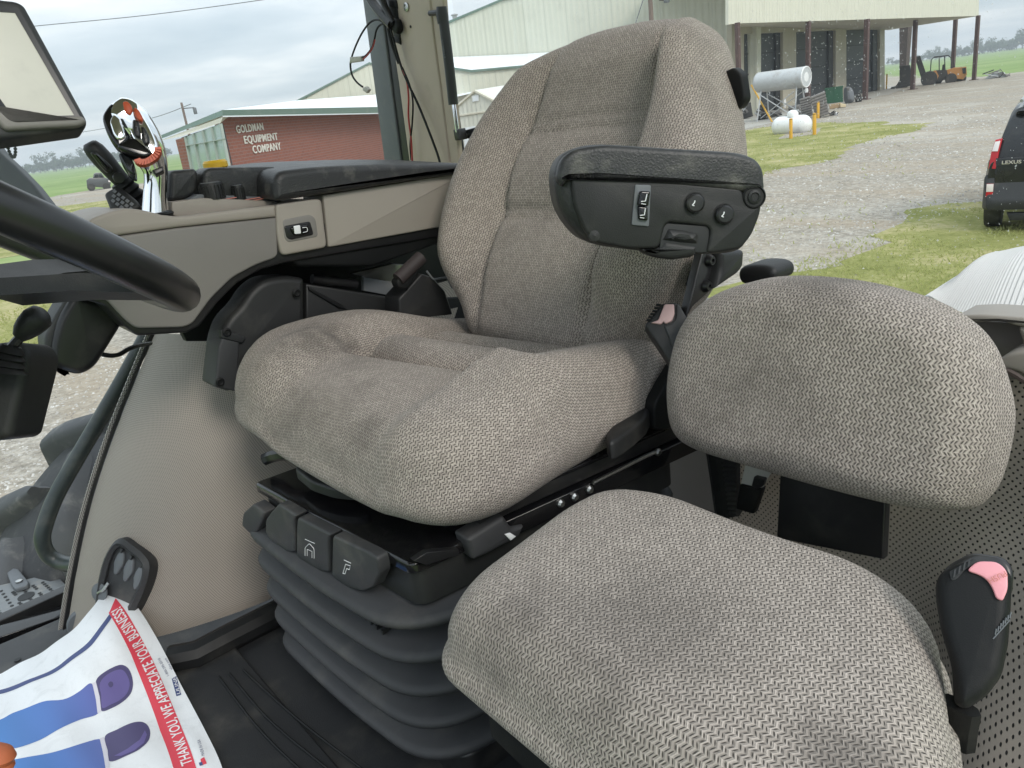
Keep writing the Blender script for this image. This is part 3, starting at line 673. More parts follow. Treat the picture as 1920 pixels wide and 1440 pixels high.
seat = thing('driver_seat', 'large grey knitted driver seat with bolsters and tall backrest', 'seat', (.96, -.62, .40))
ang = .05; sex, sey = A(math.cos(ang), math.sin(ang), 0), A(-math.sin(ang), math.cos(ang), 0)
so_ = A(.962, -.625, 0)
gs = lambda d, w_: np.exp(-(d / w_) ** 2)
def cush(x, y):
    ax = abs(x); yy = y - .20 * x - .01; z = .518 - .034 * sm(-y, -.06, .25)
    fade = 1 - .60 * sm(yy, .03, .19)
    if x < 0: z += .050 * (sm(ax, .130, .172) + .24 * sm(ax, .17, .23)) * fade * (1 - .12 * sm(-y, -.10, .10))
    else: z += .060 * sm(ax, .105, .225) * (1 - .28 * sm(yy, .03, .19)) * (1 - .55 * sm(-y, .0, .22))
    inn = 1 - sm(ax, .118, .158)
    # quilted cross panels, each a puffed roll that drops to the next one behind it
    if yy > .035: z += (.026 * sm(yy - .035, 0, .032) - .012 * sm(yy, .10, .24)) * (1 - sm(ax, .15, .25))
    else:
        for hi, lo, q in ((.035, -.070, .042), (-.070, -.165, .036), (-.165, -.27, .028)):
            if lo < yy <= hi:
                t = (hi - yy) / (hi - lo); z += q * (1 - abs(2 * t - 1) ** 2.6) * inn - .006 * inn
    z -= .017 * gs(ax - .138, .012) * (1 - sm(yy, .02, .10))
    z += .003 * math.sin(9 * x + 3 * y) * math.sin(7 * y + 1)
    return z - .016 * sm(y, .14, .26)
co = rnd([A(.372, .245), A(-.278, .240), A(-.245, -.275), A(.285, -.275)], [.18, .14, .09, .09], 10)
pillow(dense(co), so_, sex, sey, Z_, cush, lambda x, y: .398 + .026 * sm(x, -.08, .24) * sm(y, -.05, .18), .062, 'seat_cushion', 'seat_fabric', seat, nr=60, br=.055, bulge=.008)
BO = A(.958, -.845, .505); bey = unit(A(0, -.52, .854)); bez = unit(A(0, .854, .52)); bex = X_
half = [(-.050, .13), (-.030, .175), (.012, .205), (.06, .240), (.13, .268), (.20, .277), (.27, .270), (.34, .246), (.41, .212), (.465, .182), (.500, .150), (.517, .10), (.524, .04)]
side = spline([A(w_, t) for t, w_ in half], 5)
bo = [p for p in side] + [A(-p[0], p[1]) for p in side[::-1]]
def back(x, t):
    ax = abs(x); sw = .128 + .02 * sm(t, .0, .25) - .03 * sm(t, .3, .5); top = 1 - sm(t, .43, .515)
    z = .085 + .056 * sm(ax, sw - .004, sw + (.040 if x < 0 else .085)) * (.30 + .70 * top) * sm(t, -.02, .10)
    inn = 1 - sm(ax, sw - .012, sw + .012)
    for c_, d_ in ((.350, .006), (.330, .006), (.190, .006), (.174, .006)): z -= d_ * gs(t - c_, .0055) * inn
    z += .014 * inn * math.sin(math.pi * min(1, max(0, t / .18))) + .012 * inn * sm(t, .36, .44) * top + .010 * inn * math.sin(math.pi * min(1, max(0, (t - .19) / .135)))
    z -= .009 * gs(ax - sw, .008) * top
    return z
pillow(dense(bo), BO, bex, bey, bez, back, -.035, .050, 'backrest', 'seat_fabric', seat, nr=44, br=.02, bulge=.006, cen=(0, .25))
MB().slab([BO + bex * p[0] * .82 + bey * (p[1] * .90 + .012) - bez * .030 for p in bo[::2]], -bez * .035, .012).build('back_shell', 'black_plastic', seat)
plate('side_shell', 'dark_plastic', seat, rnd([PY(x, y, -1.03) for x, y in [(1350, 138), (1374, 126), (1390, 140), (1397, 188), (1386, 204), (1366, 210), (1340, 238)]], .006), (0, -.015, 0), .004)
# levers of the seat
lv = plate('front_lever', 'black_plastic', seat, rnd([PZ(x, y, .400) for x, y in [(552, 878), (560, 865), (592, 862), (642, 876), (682, 914), (660, 919), (622, 915), (582, 902)]], .01), (0, 0, -.016), .005)
mb = MB(); q = lambda x, y: PZ(x - 9, y + 14, .4006)
mb.add([q(592, 872), q(604, 868), q(606, 872), q(594, 876)], [(0, 1, 2, 3)]); line(mb, [q(598, 874), q(612, 866), q(612, 861), q(606, 862)]); line(mb, [q(604, 870), q(616, 864), q(616, 859), q(606, 859)]); mb.build('symbol', 'white_print', lv)
sl_o = [(1180, 742), (1200, 738), (1215, 750), (1219, 765), (1208, 785), (1185, 805), (1160, 823), (1142, 830), (1134, 815), (1150, 790), (1168, 765)]
sl = plate('tilt_lever', 'black_plastic', seat, rnd([PZ(x, y, .455) for x, y in sl_o], .008), (0, 0, -.024), .006)
q = lambda x, y: PZ(x, y, .4556); mb = MB(); mb.add([q(1181, 756), q(1189, 751), q(1192, 754), q(1184, 760)], [(0, 1, 2, 3)]); line(mb, [q(1188, 754), q(1200, 752), q(1206, 758)], .001); line(mb, [q(1199, 758), q(1203, 749)], .0008); mb.build('symbol', 'white_print', sl)
plate('hip_cover', 'dark_plastic', seat, rnd([PX(x, y, .690) for x, y in [(1228, 760), (1252, 715), (1300, 640), (1320, 700), (1290, 800), (1228, 808)]], .01), (.02, 0, 0), .004)
# swing-up armrest with switches
arm = thing('armrest', 'black worn armrest with rocker switch and round buttons in front of the backrest', 'armrest', PX(1240, 380, .63))
an_ = unit(A(-.80, .60, .10)); ac_ = PX(1240, 380, .585)
def AP(x, y, o=0.): return PP(x, y, ac_ + an_ * o, an_)
body = [(1041, 335), (1049, 298), (1074, 278), (1130, 269), (1260, 277), (1380, 284), (1420, 296), (1434, 316), (1436, 357), (1430, 400), (1414, 438), (1392, 470), (1340, 478), (1250, 476), (1180, 469), (1110, 457), (1075, 430), (1050, 388)]
plate('pad_body', 'pad_black', arm, spline([AP(x, y) for x, y in body], 4, True), -an_ * .085, .018, 5)
up = [(1043, 336), (1050, 299), (1075, 279), (1130, 270), (1260, 278), (1380, 285), (1419, 297), (1433, 317), (1436, 358), (1418, 357), (1400, 361), (1260, 348), (1125, 336), (1064, 339), (1054, 352)]
plate('top_pad', 'pad_black', arm, rnd([AP(x, y, .010) for x, y in up], .012), -an_ * .09, .007, 5)
pn = [(1069, 331), (1125, 328), (1260, 340), (1390, 352), (1400, 375), (1412, 390), (1431, 366), (1426, 402), (1411, 440), (1390, 467), (1340, 475), (1325, 474), (1333, 433), (1326, 424), (1255, 417), (1247, 424), (1236, 466), (1180, 467), (1116, 455), (1096, 434), (1076, 385)]
plate('control_panel', 'black_plastic', arm, rnd([AP(x, y, .008) for x, y in pn], .006), -an_ * .02, .004)
rk = plate('rocker_switch', 'bar_grey', arm, rnd([AP(x, y, .010) for x, y in [(1191, 346), (1221, 347), (1217, 425), (1184, 422)]], .002), -an_ * .006, .001)
kb = plate('upper_rocker', 'gloss_black', rk, rnd([AP(x, y, .017) for x, y in [(1201, 358), (1220, 359), (1216, 387), (1196, 385)]], .002), -an_ * .012, .002)
kc = plate('lower_rocker', 'gloss_black', rk, rnd([AP(x, y, .014) for x, y in [(1196, 386), (1215, 388), (1215, 414), (1198, 412)]], .002), -an_ * .012, .002)
mb = MB(); q = lambda x, y: AP(x, y, .0175); line(mb, [q(1213, 364), q(1210, 377), q(1202, 378)], .0006); line(mb, [q(1202, 382), q(1211, 383)], .0004); mb.build('symbol', 'white_print', rk)
mb = MB(); q = lambda x, y: AP(x, y, .0145); line(mb, [q(1210, 391), q(1208, 403), q(1200, 404)], .0006); line(mb, [q(1200, 408), q(1208, 409)], .0004); mb.build('symbol', 'white_print', rk)
for x, y in ((1301, 381), (1356, 402)):
    bt = MB().lathe(AP(x, y, .006), an_, [(.0118, 0), (.0118, .002), (.0098, .002), (.0098, .0075), (.008, .009), (0, .0092)], 24).build('round_button', 'satin_black', arm)
    mb = MB(); q = lambda a, b: AP(x + a, y + b, .0158); line(mb, [q(-3, 4), q(1, -1), q(2, -5)], .0007); line(mb, [q(-3, 4), q(1, 5)], .0005); mb.build('symbol', 'white_print', bt)
MB().lathe(AP(1411, 369, .002), an_, [(.0130, 0), (.0130, .006), (.0115, .008), (.0105, .006), (.0072, .006), (.0072, .008), (.0048, .0088), (.0036, .0076), (0, .0076)], 28).build('pivot_cap', 'black_plastic', arm)
plate('grip_recess', 'door_black', arm, rnd([AP(x, y, .0045) for x, y in [(1236, 474), (1240, 418), (1330, 424), (1330, 474)]], .004), -an_ * .004, .001)
ro = [(1247, 430), (1256, 418), (1312, 426), (1315, 440), (1312, 470), (1305, 484), (1240, 480), (1236, 466)]
plate('release_grip', 'black_plastic', arm, rnd([AP(x, y, .009) for x, y in [(1245, 440), (1252, 424), (1280, 427), (1313, 434), (1315, 446), (1313, 462), (1280, 460), (1238, 453)]], .006), -an_ * .03, .012, 5)
plate('grip_base', 'black_plastic', arm, rnd([AP(x, y, .006) for x, y in [(1196, 466), (1236, 465), (1246, 450), (1312, 460), (1304, 482), (1260, 488), (1220, 482)]], .006), -an_ * .03, .006)
MB().lathe(AP(1114, 442, .004), an_, [(.007, 0), (.006, .004), (0, .005)], 14).build('screw_cap', 'black_plastic', arm)
mt = thing('armrest_bracket', 'black steel bracket with two hex bolts under the armrest', 'bracket', PX(1345, 520, .66))
plate('bracket_plate', 'satin_black', mt, rnd([PX(x, y, .655) for x, y in [(1318, 470), (1352, 470), (1352, 505), (1340, 540), (1300, 575), (1292, 590), (1286, 600), (1305, 520)]], .006), (.012, 0, 0), .003)
plate('bracket_cover', 'black_plastic', mt, rnd([PX(x, y, .640) for x, y in [(1352, 470), (1398, 468), (1396, 500), (1388, 512), (1340, 545), (1352, 505)]], .006), (.05, 0, 0), .008)
for x, y in ((1328, 488), (1322, 536)): MB().lathe(PX(x, y, .655), (-1, 0, 0), [(.0085, 0), (.0085, .003), (.006, .008), (.003, .008), (.003, .005), (0, .005)], 10).build('hex_bolt', 'satin_black', mt)
MB().slab(spline([PY(x, y, -.985) for x, y in [(1384, 505), (1400, 498), (1430, 498), (1448, 505), (1452, 520), (1440, 532), (1395, 535), (1382, 522)]], 3, True), (0, -.05, 0), .01).build('recline_handle', 'black_plastic', mt)

# belt buckle beside the driver seat
def face(x, y, p0, n): return lambda a, b, o=0.: PP(a, b, np.asarray(p0) + np.asarray(n) * o, n)
bn = unit(A(-.62, .62, .48)); bp = D(1250, 630, 1.035); BF = face(0, 0, bp, bn)
bk = thing('belt_buckle', 'black belt buckle with faded pink button between the two seats', 'belt buckle', bp)
plate('buckle_body', 'black_plastic', bk, rnd([BF(x, y) for x, y in [(1209, 609), (1241, 569), (1268, 566), (1292, 602), (1284, 650), (1270, 690), (1256, 680)]], .003), -bn * .030, .003)
plate('side_plate', 'grey_plastic', bk, rnd([BF(x, y, .003) for x, y in [(1245, 610), (1258, 608), (1268, 596), (1268, 572), (1272, 568), (1291, 601), (1283, 640), (1262, 652)]], .003), -bn * .006, .002)
plate('release_button', 'faded_pink', bk, rnd([BF(x, y, .004) for x, y in [(1220, 605), (1234, 600), (1246, 570), (1264, 570), (1265, 588), (1260, 602), (1248, 607), (1244, 602), (1240, 608)]], .002), -bn * .006, .0015)
MB().tube([BF(1263, 660, -.015), BF(1275, 700, -.03), BF(1285, 760, -.05)], .012, 8, flat=.4).build('stalk', 'satin_black', bk)
for k in range(6):
    MB().box(BF(1217 + k * 3.6, 600 - k * 5.6, .002), unit(BF(1216, 600) - BF(1240, 570)) * .0012, unit(A(1, 0, 0)) * .004, bn * .003).build('rib', 'dark_plastic', bk)

# ================================================================== INSTRUCTOR (BUDDY) SEAT
bs_ = thing('instructor_seat', 'small folding grey knitted passenger seat with flat cushion and rounded backrest', 'seat', (.4, -.5, .36))
bcen = A(.385, -.43)
bou = [A(.594, -.352), A(.562, -.306), A(.42, -.300), A(.25, -.296), A(.12, -.300), A(.135, -.40), A(.172, -.48), A(.235, -.60), A(.30, -.632), A(.55, -.620), A(.618, -.585), A(.622, -.52)]
def bcush(x, y): return .452 + .010 * (1 - (x / .28) ** 2 - (y / .25) ** 2) + .003 * math.sin(13 * x + 2) * math.sin(11 * y)
pillow(dense([p - bcen for p in rnd(bou, .07, 6)]), A(*bcen, 0), X_, Y_, Z_, bcush, .350, .060, 'seat_cushion', 'buddy_fabric', bs_, nr=34, br=.055, bulge=.010)
bbn = unit(A(-.05, .96, .27)); bbp = A(.45, -.775, .52); bbx = unit(np.cross(bbn, Z_)) * -1; bby = np.cross(bbn, bbx)
if bbx[0] < 0: bbx = -bbx
if bby[2] < 0: bby = -bby
bo_ = []
for x, y in [(1259, 760), (1263, 690), (1285, 610), (1330, 560), (1400, 530), (1480, 520), (1600, 530), (1720, 560), (1800, 602), (1848, 655), (1876, 735), (1882, 800), (1862, 890), (1835, 935), (1795, 955), (1700, 950), (1560, 917), (1420, 877), (1310, 843), (1270, 812)]:
    p = PP(x, y, bbp, bbn) - bbp; bo_.append(A(p @ bbx, p @ bby))
bo_ = dense(spline(bo_, 5, True)); bc_ = np.mean(bo_, 0)
def bback(x, y): return .042 + .014 * (1 - ((x - bc_[0]) / .22) ** 2 - ((y - bc_[1]) / .14) ** 2)
pillow(bo_, bbp, bbx, bby, bbn, bback, -.050, .050, 'backrest', 'buddy_fabric', bs_, nr=34, br=.02, bulge=.004)
plate('hinge_plate', 'satin_black', bs_, [PY(x, y, -.800) for x, y in [(1462, 885), (1660, 935), (1655, 1050), (1455, 1010)]], (0, -.012, 0), .003)
plate('seat_base', 'dark_plastic', bs_, [A(.20, -.30, .358), A(.52, -.32, .358), A(.58, -.58, .358), A(.24, -.60, .358)], (0, 0, -.05), .01)
MB().slab(rnd([A(.30, -.36, .31), A(.46, -.36, .31), A(.46, -.62, .31), A(.30, -.62, .31)], .02), (0, 0, -.31), .01).build('pedestal', 'console_beige', bs_)
# latch tongue, corrugated hose
lt = thing('latch_tongue', 'bright zinc belt anchor with black strap below the small backrest', 'belt anchor', PY(1412, 905, -.83))
LF = lambda x, y, o=0.: PY(x, y, -.83 + o)
plate('anchor_plate', 'zinc', lt, rnd([LF(x, y) for x, y in [(1397, 872), (1446, 884), (1428, 916), (1388, 912)]], .003), (0, -.004, 0), .001)
plate('strap', 'dark_plastic', lt, rnd([LF(x, y, .004) for x, y in [(1386, 908), (1428, 918), (1412, 965), (1378, 955)]], .003), (0, -.01, 0), .003)
plate('hook', 'satin_black', lt, rnd([LF(x, y, .006) for x, y in [(1413, 893), (1424, 896), (1434, 898), (1430, 912), (1420, 918), (1408, 912)]], .003), (0, -.006, 0), .002)
ho = thing('corrugated_hose', 'black ribbed conduit hanging behind the small seat with torn tape', 'hose', PY(1365, 900, -.84))
for k in range(13):
    y = 852 + k * 9; a, b = PY(1348, y, -.84), PY(1384, y + 2, -.84)
    MB().tube([a, b], [.0055, .0055], 8).build('hose_rib', 'black_plastic', ho)
mb = MB(); mb.tube([PY(1350, 845, -.85), PY(1358, 900, -.85), PY(1366, 960, -.85)], .020, 10); mb.build('hose_core', 'dark_plastic', ho)
# big buckle at the right
n2 = unit(A(-.30, .70, .65) * .5 + (CAM - D(1825, 1180, .60)) * .9); p2 = D(1825, 1180, .585); B2 = face(0, 0, p2, n2)
b2_ = thing('belt_buckle', 'black belt buckle with bright pink release button right of the small seat', 'belt buckle', p2)
plate('buckle_body', 'dark_plastic', b2_, rnd([B2(x, y) for x, y in [(1754, 1092), (1763, 1072), (1800, 1052), (1850, 1048), (1884, 1060), (1899, 1078), (1897, 1140), (1892, 1210), (1880, 1268), (1852, 1306), (1812, 1332), (1790, 1322), (1785, 1250), (1764, 1180), (1754, 1120)]], .006), -n2 * .034, .010, 5)
plate('buckle_back', 'satin_black', b2_, rnd([B2(x, y, -.016) for x, y in [(1756, 1090), (1775, 1060), (1822, 1034), (1885, 1044), (1902, 1068), (1898, 1120), (1760, 1120)]], .006), -n2 * .018, .004)
pk = plate('release_button', 'pink_plastic', b2_, rnd([B2(x, y, .003) for x, y in [(1812, 1070), (1832, 1052), (1870, 1053), (1889, 1070), (1890, 1105), (1880, 1127), (1868, 1122), (1860, 1100), (1848, 1084), (1832, 1076)]], .004), -n2 * .012, .0012)
ex2 = unit(B2(1850, 1078) - B2(1875, 1066)); ey2 = unit(np.cross(n2, ex2))
lettering('lettering', 'skin_label', pk, 'PUSH', B2(1884, 1070, .0045), ex2, ey2, .0058, .0, lift=n2)
plate('tongue_slot', 'door_black', b2_, rnd([B2(x, y, .0005) for x, y in [(1779, 1072), (1826, 1047), (1836, 1052), (1810, 1068), (1795, 1086), (1784, 1090)]], .002), -n2 * .004, .0005)
for k in range(4):
    MB().box(B2(1790 + k * 9, 1075 - k * 6.5, .001), unit(B2(1790, 1080) - B2(1792, 1068)) * .003, unit(B2(1800, 1060) - B2(1790, 1066)) * .0008, n2 * .001).build('slot_rib', 'grey_plastic', b2_)
mb = MB()
for k in range(7):
    a = B2(1866 + k * 4.6, 1190 - k * 5.2, .0004); b = B2(1868 + k * 4.6, 1179 - k * 5.2, .0004); mb.tube([a, b], .0005, 5)
mb.tube([B2(1862, 1198, .0003), B2(1894, 1162, .0003)], .0005, 5); mb.build('embossed_mark', 'bar_grey', b2_)
MB().tube([B2(1800, 1322, -.02), B2(1795, 1350, -.03), B2(1790, 1390, -.05)], .015, 8, flat=.5).build('stalk', 'dark_plastic', b2_)
# ================================================================== RIGHT-HAND CONSOLE
con = thing('armrest_console', 'beige right-hand control console with black padded armrest on top', 'console', (1.35, -.5, .65))
CX = 1.28
def C_(x, y, o=0.): return PX(x, y, CX + o)
lowpan = [(150, 452), (186, 448), (330, 428), (519, 408), (522, 482), (480, 497), (437, 520), (396, 560), (362, 607), (345, 614), (255, 616), (236, 601), (201, 563), (158, 553)]
plate('side_panel', 'console_grey', con, rnd([C_(*p) for p in lowpan], [.0] * 4 + [.01] * 8 + [.004, .0]), (.20, 0, 0), .004)
uppan = [(150, 451), (165, 412), (205, 397), (240, 390), (270, 394), (300, 402), (335, 407), (430, 395), (518, 384), (519, 407), (330, 427), (186, 447)]
plate('upper_panel', 'console_beige', con, rnd([C_(*p) for p in uppan], [0, .012, .02, .02, .02, .01, .01, 0, .004, 0, 0, 0]), (.20, 0, 0), .005)
dk = [(322, 404), (322, 379), (380, 371), (516, 377), (516, 386), (430, 396), (335, 408)]
plate('inner_ledge', 'console_beige', con, [C_(x, y, .035) for x, y in dk], (.18, 0, 0), .003)
plate('control_strip', 'bar_grey', con, [PX(x, y, CX + .045) for x, y in [(345, 378), (372, 364), (520, 370), (520, 379)]], (.10, 0, 0), .002)
trim = [(150, 540), (160, 562), (198, 574), (236, 614), (258, 630), (350, 624), (374, 612), (408, 568), (446, 530), (490, 505), (535, 493), (610, 480), (840, 442), (840, 380), (520, 430), (300, 500)]
plate('rubber_edge', 'satin_black', con, rnd([C_(x, y, .006) for x, y in trim], .004), (.19, 0, 0), .004)
bez_ = [(519, 383), (531, 372), (575, 388), (592, 389), (606, 400), (613, 463), (530, 480)]
bez_ = [(518, 384), (530, 381), (590, 373), (603, 374), (614, 464), (528, 480), (520, 440)]
plate('switch_bezel', 'console_beige', con, rnd([C_(x, y, -.003) for x, y in bez_], .010), (.10, 0, 0), .004)
plate('switch_recess', 'console_grey', con, rnd([C_(x, y, -.004) for x, y in [(530, 412), (582, 402), (592, 410), (597, 444), (540, 455), (533, 446)]], .006), (.01, 0, 0), .002)
rs = plate('rocker_switch', 'satin_black', con, rnd([C_(x, y, -.006) for x, y in [(533, 424), (582, 415), (589, 440), (546, 450), (538, 446)]], .004), (.008, 0, 0), .002)
plate('rocker_cap', 'gloss_black', rs, rnd([C_(x, y, -.010) for x, y in [(544, 428), (556, 422), (578, 420), (582, 434), (572, 441), (552, 442)]], .004), (.008, 0, 0), .003)
plate('pale_half', 'white_print', rs, rnd([C_(x, y, -.0115) for x, y in [(551, 424), (563, 422), (565, 438), (553, 439)]], .002), (.003, 0, 0), .001)
mb = MB(); q = lambda x, y: C_(x, y, -.0105); line(mb, rnd([q(567, 427), q(576, 426), q(577, 434), q(568, 436)], .003, closed=False), .0006); mb.build('symbol', 'white_print', rs)
plate('rear_rail', 'console_beige', con, rnd([C_(x, y, .0) for x, y in [(606, 366), (876, 322), (852, 421), (616, 464)]], .004), (.08, 0, 0), .003)
plate('rear_underbody', 'dark_plastic', con, [C_(x, y, .012) for x, y in [(520, 478), (616, 462), (838, 420), (838, 452), (700, 500), (560, 500)]], (.10, 0, 0), .006)
plate('long_pad', 'pad_black', con, rnd([C_(x, y, -.018) for x, y in [(516, 379), (515, 322), (600, 312), (760, 306), (868, 306), (884, 314), (876, 326), (800, 335), (640, 360)]], [.012, .02, .03, .03, .02, .012, .006, .01, .01]), (.24, 0, .014), .012, 5)
plate('front_pad', 'pad_black', con, rnd([C_(x, y, .055) for x, y in [(381, 374), (381, 322), (393, 314), (516, 312), (530, 380)]], [.004, .01, .01, 0, 0]), (.05, 0, 0), .008)
plate('short_pad', 'pad_black', con, rnd([C_(x, y, .06) for x, y in [(318, 378), (320, 320), (366, 316), (372, 322), (371, 360), (352, 374)]], .008), (.10, 0, 0), .008)
def knob(name, m, x, y, r, h, off, n=24, ribs=True):
    b = C_(x, y, off); prof = [(r, 0), (r * .97, h * .9), (r * .9, h), (0, h)]
    o = MB().lathe(b, Z_, prof, n).build(name, m, con)
    if ribs:
        mb = MB()
        for k in range(18):
            a = 2 * math.pi * k / 18; u_ = A(math.cos(a), math.sin(a), 0); mb.box(b + u_ * r + Z_ * h * .42, u_ * .0012, A(-u_[1], u_[0], 0) * .0012, Z_ * h * .42)
        mb.build('grip_rib', m, o)
    MB().lathe(b + Z_ * h, Z_, [(r * .86, 0), (r * .86, .0008), (0, .0008)], n).build('cap', 'bar_grey', o)
    return o
knob('throttle_knob', 'black_plastic', 401, 373, .0185, .026, .052); knob('small_knob', 'black_plastic', 450, 375, .0095, .024, .050)
yk = MB().lathe(C_(406, 318, .16), Z_, [(.017, 0), (.021, .004), (.021, .012), (.018, .016), (.0, .016)], 26).build('yellow_knob', 'yellow_plastic', con)
mb = MB()
for x in (425, 470, 490): mb.box(PX(x, 373, CX + .043), X_ * .002, Y_ * .016, Z_ * .0006)
mb.build('warning_print', 'skin_label', con)

# chrome multi-function handle
js = thing('joystick', 'shiny chrome multi-function handle with orange buttons on the console', 'joystick', C_(290, 400, .03))
JX = CX + .035
spn = [(291, 402, 27), (291, 385, 25), (291, 365, 23), (292, 345, 22), (292, 325, 23), (288, 308, 27), (280, 290, 33), (268, 270, 39), (256, 250, 41), (244, 230, 40), (233, 212, 35), (224, 198, 26), (217, 189, 12)]
rings = []
pxm = 1.0 / (F_PX / np.dot(C_(280, 300, .03) - CAM, VW))
pts = spline([A(*s, 0)[:3] for s in spn], 3)
for i, (x, y, r_) in enumerate(pts):
    c = PX(x, y, JX); nx_, ny_, _ = pts[min(i + 1, len(pts) - 1)]; px_, py_, _ = pts[max(i - 1, 0)]
    t = unit(PX(nx_, ny_, JX) - PX(px_, py_, JX)); a = unit(np.cross(t, X_)); b = np.cross(t, a)
    k = r_ * pxm * .95; rings.append([c + k * (math.cos(q) * a * 1.0 + math.sin(q) * b * .72) for q in np.linspace(0, 2 * math.pi, 28, endpoint=False)])
MB().rings(rings).build('chrome_body', 'chrome', js, 50)
def J(x, y, o): return PX(x, y, JX - .028 - o)
jn = unit(A(-.9, .25, .35)); jp = PX(262, 245, JX - .030)
JF = lambda x, y, o=0.: PP(x, y, jp + jn * o, jn)
# black thumb side with a mirrored hollow, face plate and palm rest
plate('thumb_shell', 'gloss_black', js, rnd([JF(x, y, -.002) for x, y in [(190, 216), (205, 193), (228, 183), (237, 190), (226, 206), (236, 240), (246, 256), (238, 268), (222, 280), (208, 262), (196, 240)]], .008), -jn * .02, .006, 5)
plate('mirror_hollow', 'chrome', js, rnd([JF(x, y, .001) for x, y in [(204, 226), (212, 212), (224, 220), (234, 246), (236, 258), (222, 264), (212, 252)]], .006), -jn * .008, .004, 4)
plate('face_plate', 'chrome', js, rnd([JF(x, y, -.004) for x, y in [(231, 188), (262, 206), (284, 240), (296, 268), (298, 290), (288, 300), (252, 270), (238, 240), (228, 205)]], .012), -jn * .012, .006, 5)
plate('palm_rest', 'gloss_black', js, rnd([JF(x, y, .001) for x, y in [(216, 272), (243, 256), (252, 257), (286, 284), (286, 292), (272, 297), (256, 294), (230, 284)]], .008), -jn * .02, .006, 5)
plate('side_cavity', 'glass_dark', js, rnd([JF(x, y, -.008) for x, y in [(220, 284), (244, 292), (252, 306), (254, 330), (240, 322), (226, 300)]], .008), -jn * .03, .004)
for out in ([(229, 190), (238, 188), (246, 196), (249, 206), (244, 216), (233, 210)], [(251, 199), (260, 205), (268, 220), (267, 227), (258, 224), (251, 212)]):
    plate('orange_button', 'orange_plastic', js, rnd([JF(x, y, .004) for x, y in out], .003), -jn * .01, .003)
for out in ([(249, 222), (259, 226), (263, 242), (264, 258), (254, 256), (249, 246)], [(264, 236), (272, 238), (280, 256), (280, 268), (272, 272), (266, 262)]):
    bt = plate('rocker_button', 'satin_black', js, rnd([JF(x, y, .003) for x, y in out], .003), -jn * .01, .003)
    mb = MB(); cx = sum(p[0] for p in out) / 6; cy = sum(p[1] for p in out) / 6; line(mb, [JF(cx - 3, cy - 5, .0035), JF(cx + 2, cy - 4, .0035), JF(cx + 1, cy + 4, .0035)], .0007); mb.build('symbol', 'bar_grey', bt)
# orange ribbed thumb wheel
th = MB()
for k in range(25):
    a = R(160 - 165 * k / 24); x = 277 + 20 * math.cos(a) * 1.0; y = 289 + 18 * math.sin(a) * .85 - 8 * math.cos(a)
    th.box(JF(x, y, .004 if k % 2 else .001), unit(JF(x + math.cos(a), y + math.sin(a)) - JF(x, y)) * .0045, unit(np.cross(jn, JF(x + math.cos(a), y + math.sin(a)) - JF(x, y))) * .0011, jn * .006)
th.build('thumb_wheel', 'orange_plastic', js)
MB().slab([JF(x, y, .002) for x, y in [(285, 318), (305, 311), (307, 320), (292, 328)]], -jn * .012, .002).build('toggle', 'satin_black', js)
MB().lathe(C_(291, 405, .03), Z_, [(.026, -.002), (.028, .002), (.025, .005)], 26).build('collar', 'dark_plastic', js)
# black loader joystick behind
j2 = thing('loader_joystick', 'matt black joystick with oval rocker and ribbed boot behind the chrome handle', 'joystick', C_(250, 370, .14))
J2 = CX + .10
def cap(pts, rs, m, name, par, n=18, flat=.8): return MB().tube(pts, rs, n, True, flat, up=X_).build(name, m, par, 50)
k2 = pxm * 1.07
cap([PX(x, y, J2) for x, y in [(165, 268), (168, 272), (178, 282), (194, 300), (214, 323), (232, 343)]], [11 * k2, 17 * k2, 21 * k2, 22 * k2, 20 * k2, 18 * k2], 'black_plastic', 'grip', j2)
q2 = lambda x, y, o: PX(x, y, J2 - .022 - o)
plate('thumb_recess', 'satin_black', j2, rnd([q2(x, y, .001) for x, y in [(170, 286), (180, 284), (205, 306), (215, 318), (203, 326), (190, 312)]], .006), (.008, 0, 0), .003)
plate('thumb_rocker', 'gloss_black', j2, rnd([q2(x, y, .006) for x, y in [(176, 288), (184, 289), (206, 312), (202, 320), (194, 312)]], .004), (.008, 0, 0), .003)
MB().lathe(q2(222, 333, .001), (-1, 0, 0), [(.0085, 0), (.008, .003), (0, .0032)], 20).build('push_button', 'satin_black', j2)
MB().tube([PX(x, y, J2) for x, y in [(226, 340), (232, 347), (236, 351), (241, 358), (245, 362), (250, 369), (254, 374), (262, 384)]], [19 * k2, 22 * k2, 18 * k2, 22 * k2, 18 * k2, 23 * k2, 18 * k2, 24 * k2], 16, up=X_).build('rubber_boot', 'dark_plastic', j2)
# small keypad lever in front of it
kp = thing('keypad', 'black wedge-shaped keypad with a grid of pale keys at the front of the console', 'keypad', C_(230, 375, .06))
kpn = unit(A(-.55, .35, .75)); kpp = C_(225, 372, .07); KF = lambda x, y, o=0.: PP(x, y, kpp + kpn * o, kpn)
plate('keypad_body', 'black_plastic', kp, rnd([KF(x, y) for x, y in [(194, 362), (212, 351), (228, 351), (258, 376), (262, 386), (226, 398), (206, 392)]], .006), -kpn * .03, .004)
o_, eu, ev = A(214, 354), A(40, 30) / 5, A(-9, 9) * .33
for i in range(5):
    for j in range(3):
        a = o_ + eu * i + A(5, 5) * j * .9 + A(-6, 4.5) * j
        q = [a, a + A(5.2, 4.0), a + A(5.2, 4.0) + A(-4, 4.2), a + A(-4, 4.2)]
        plate('key', 'bar_grey', kp, [KF(x, y, .001) for x, y in q], -kpn * .003, .0004, 1)
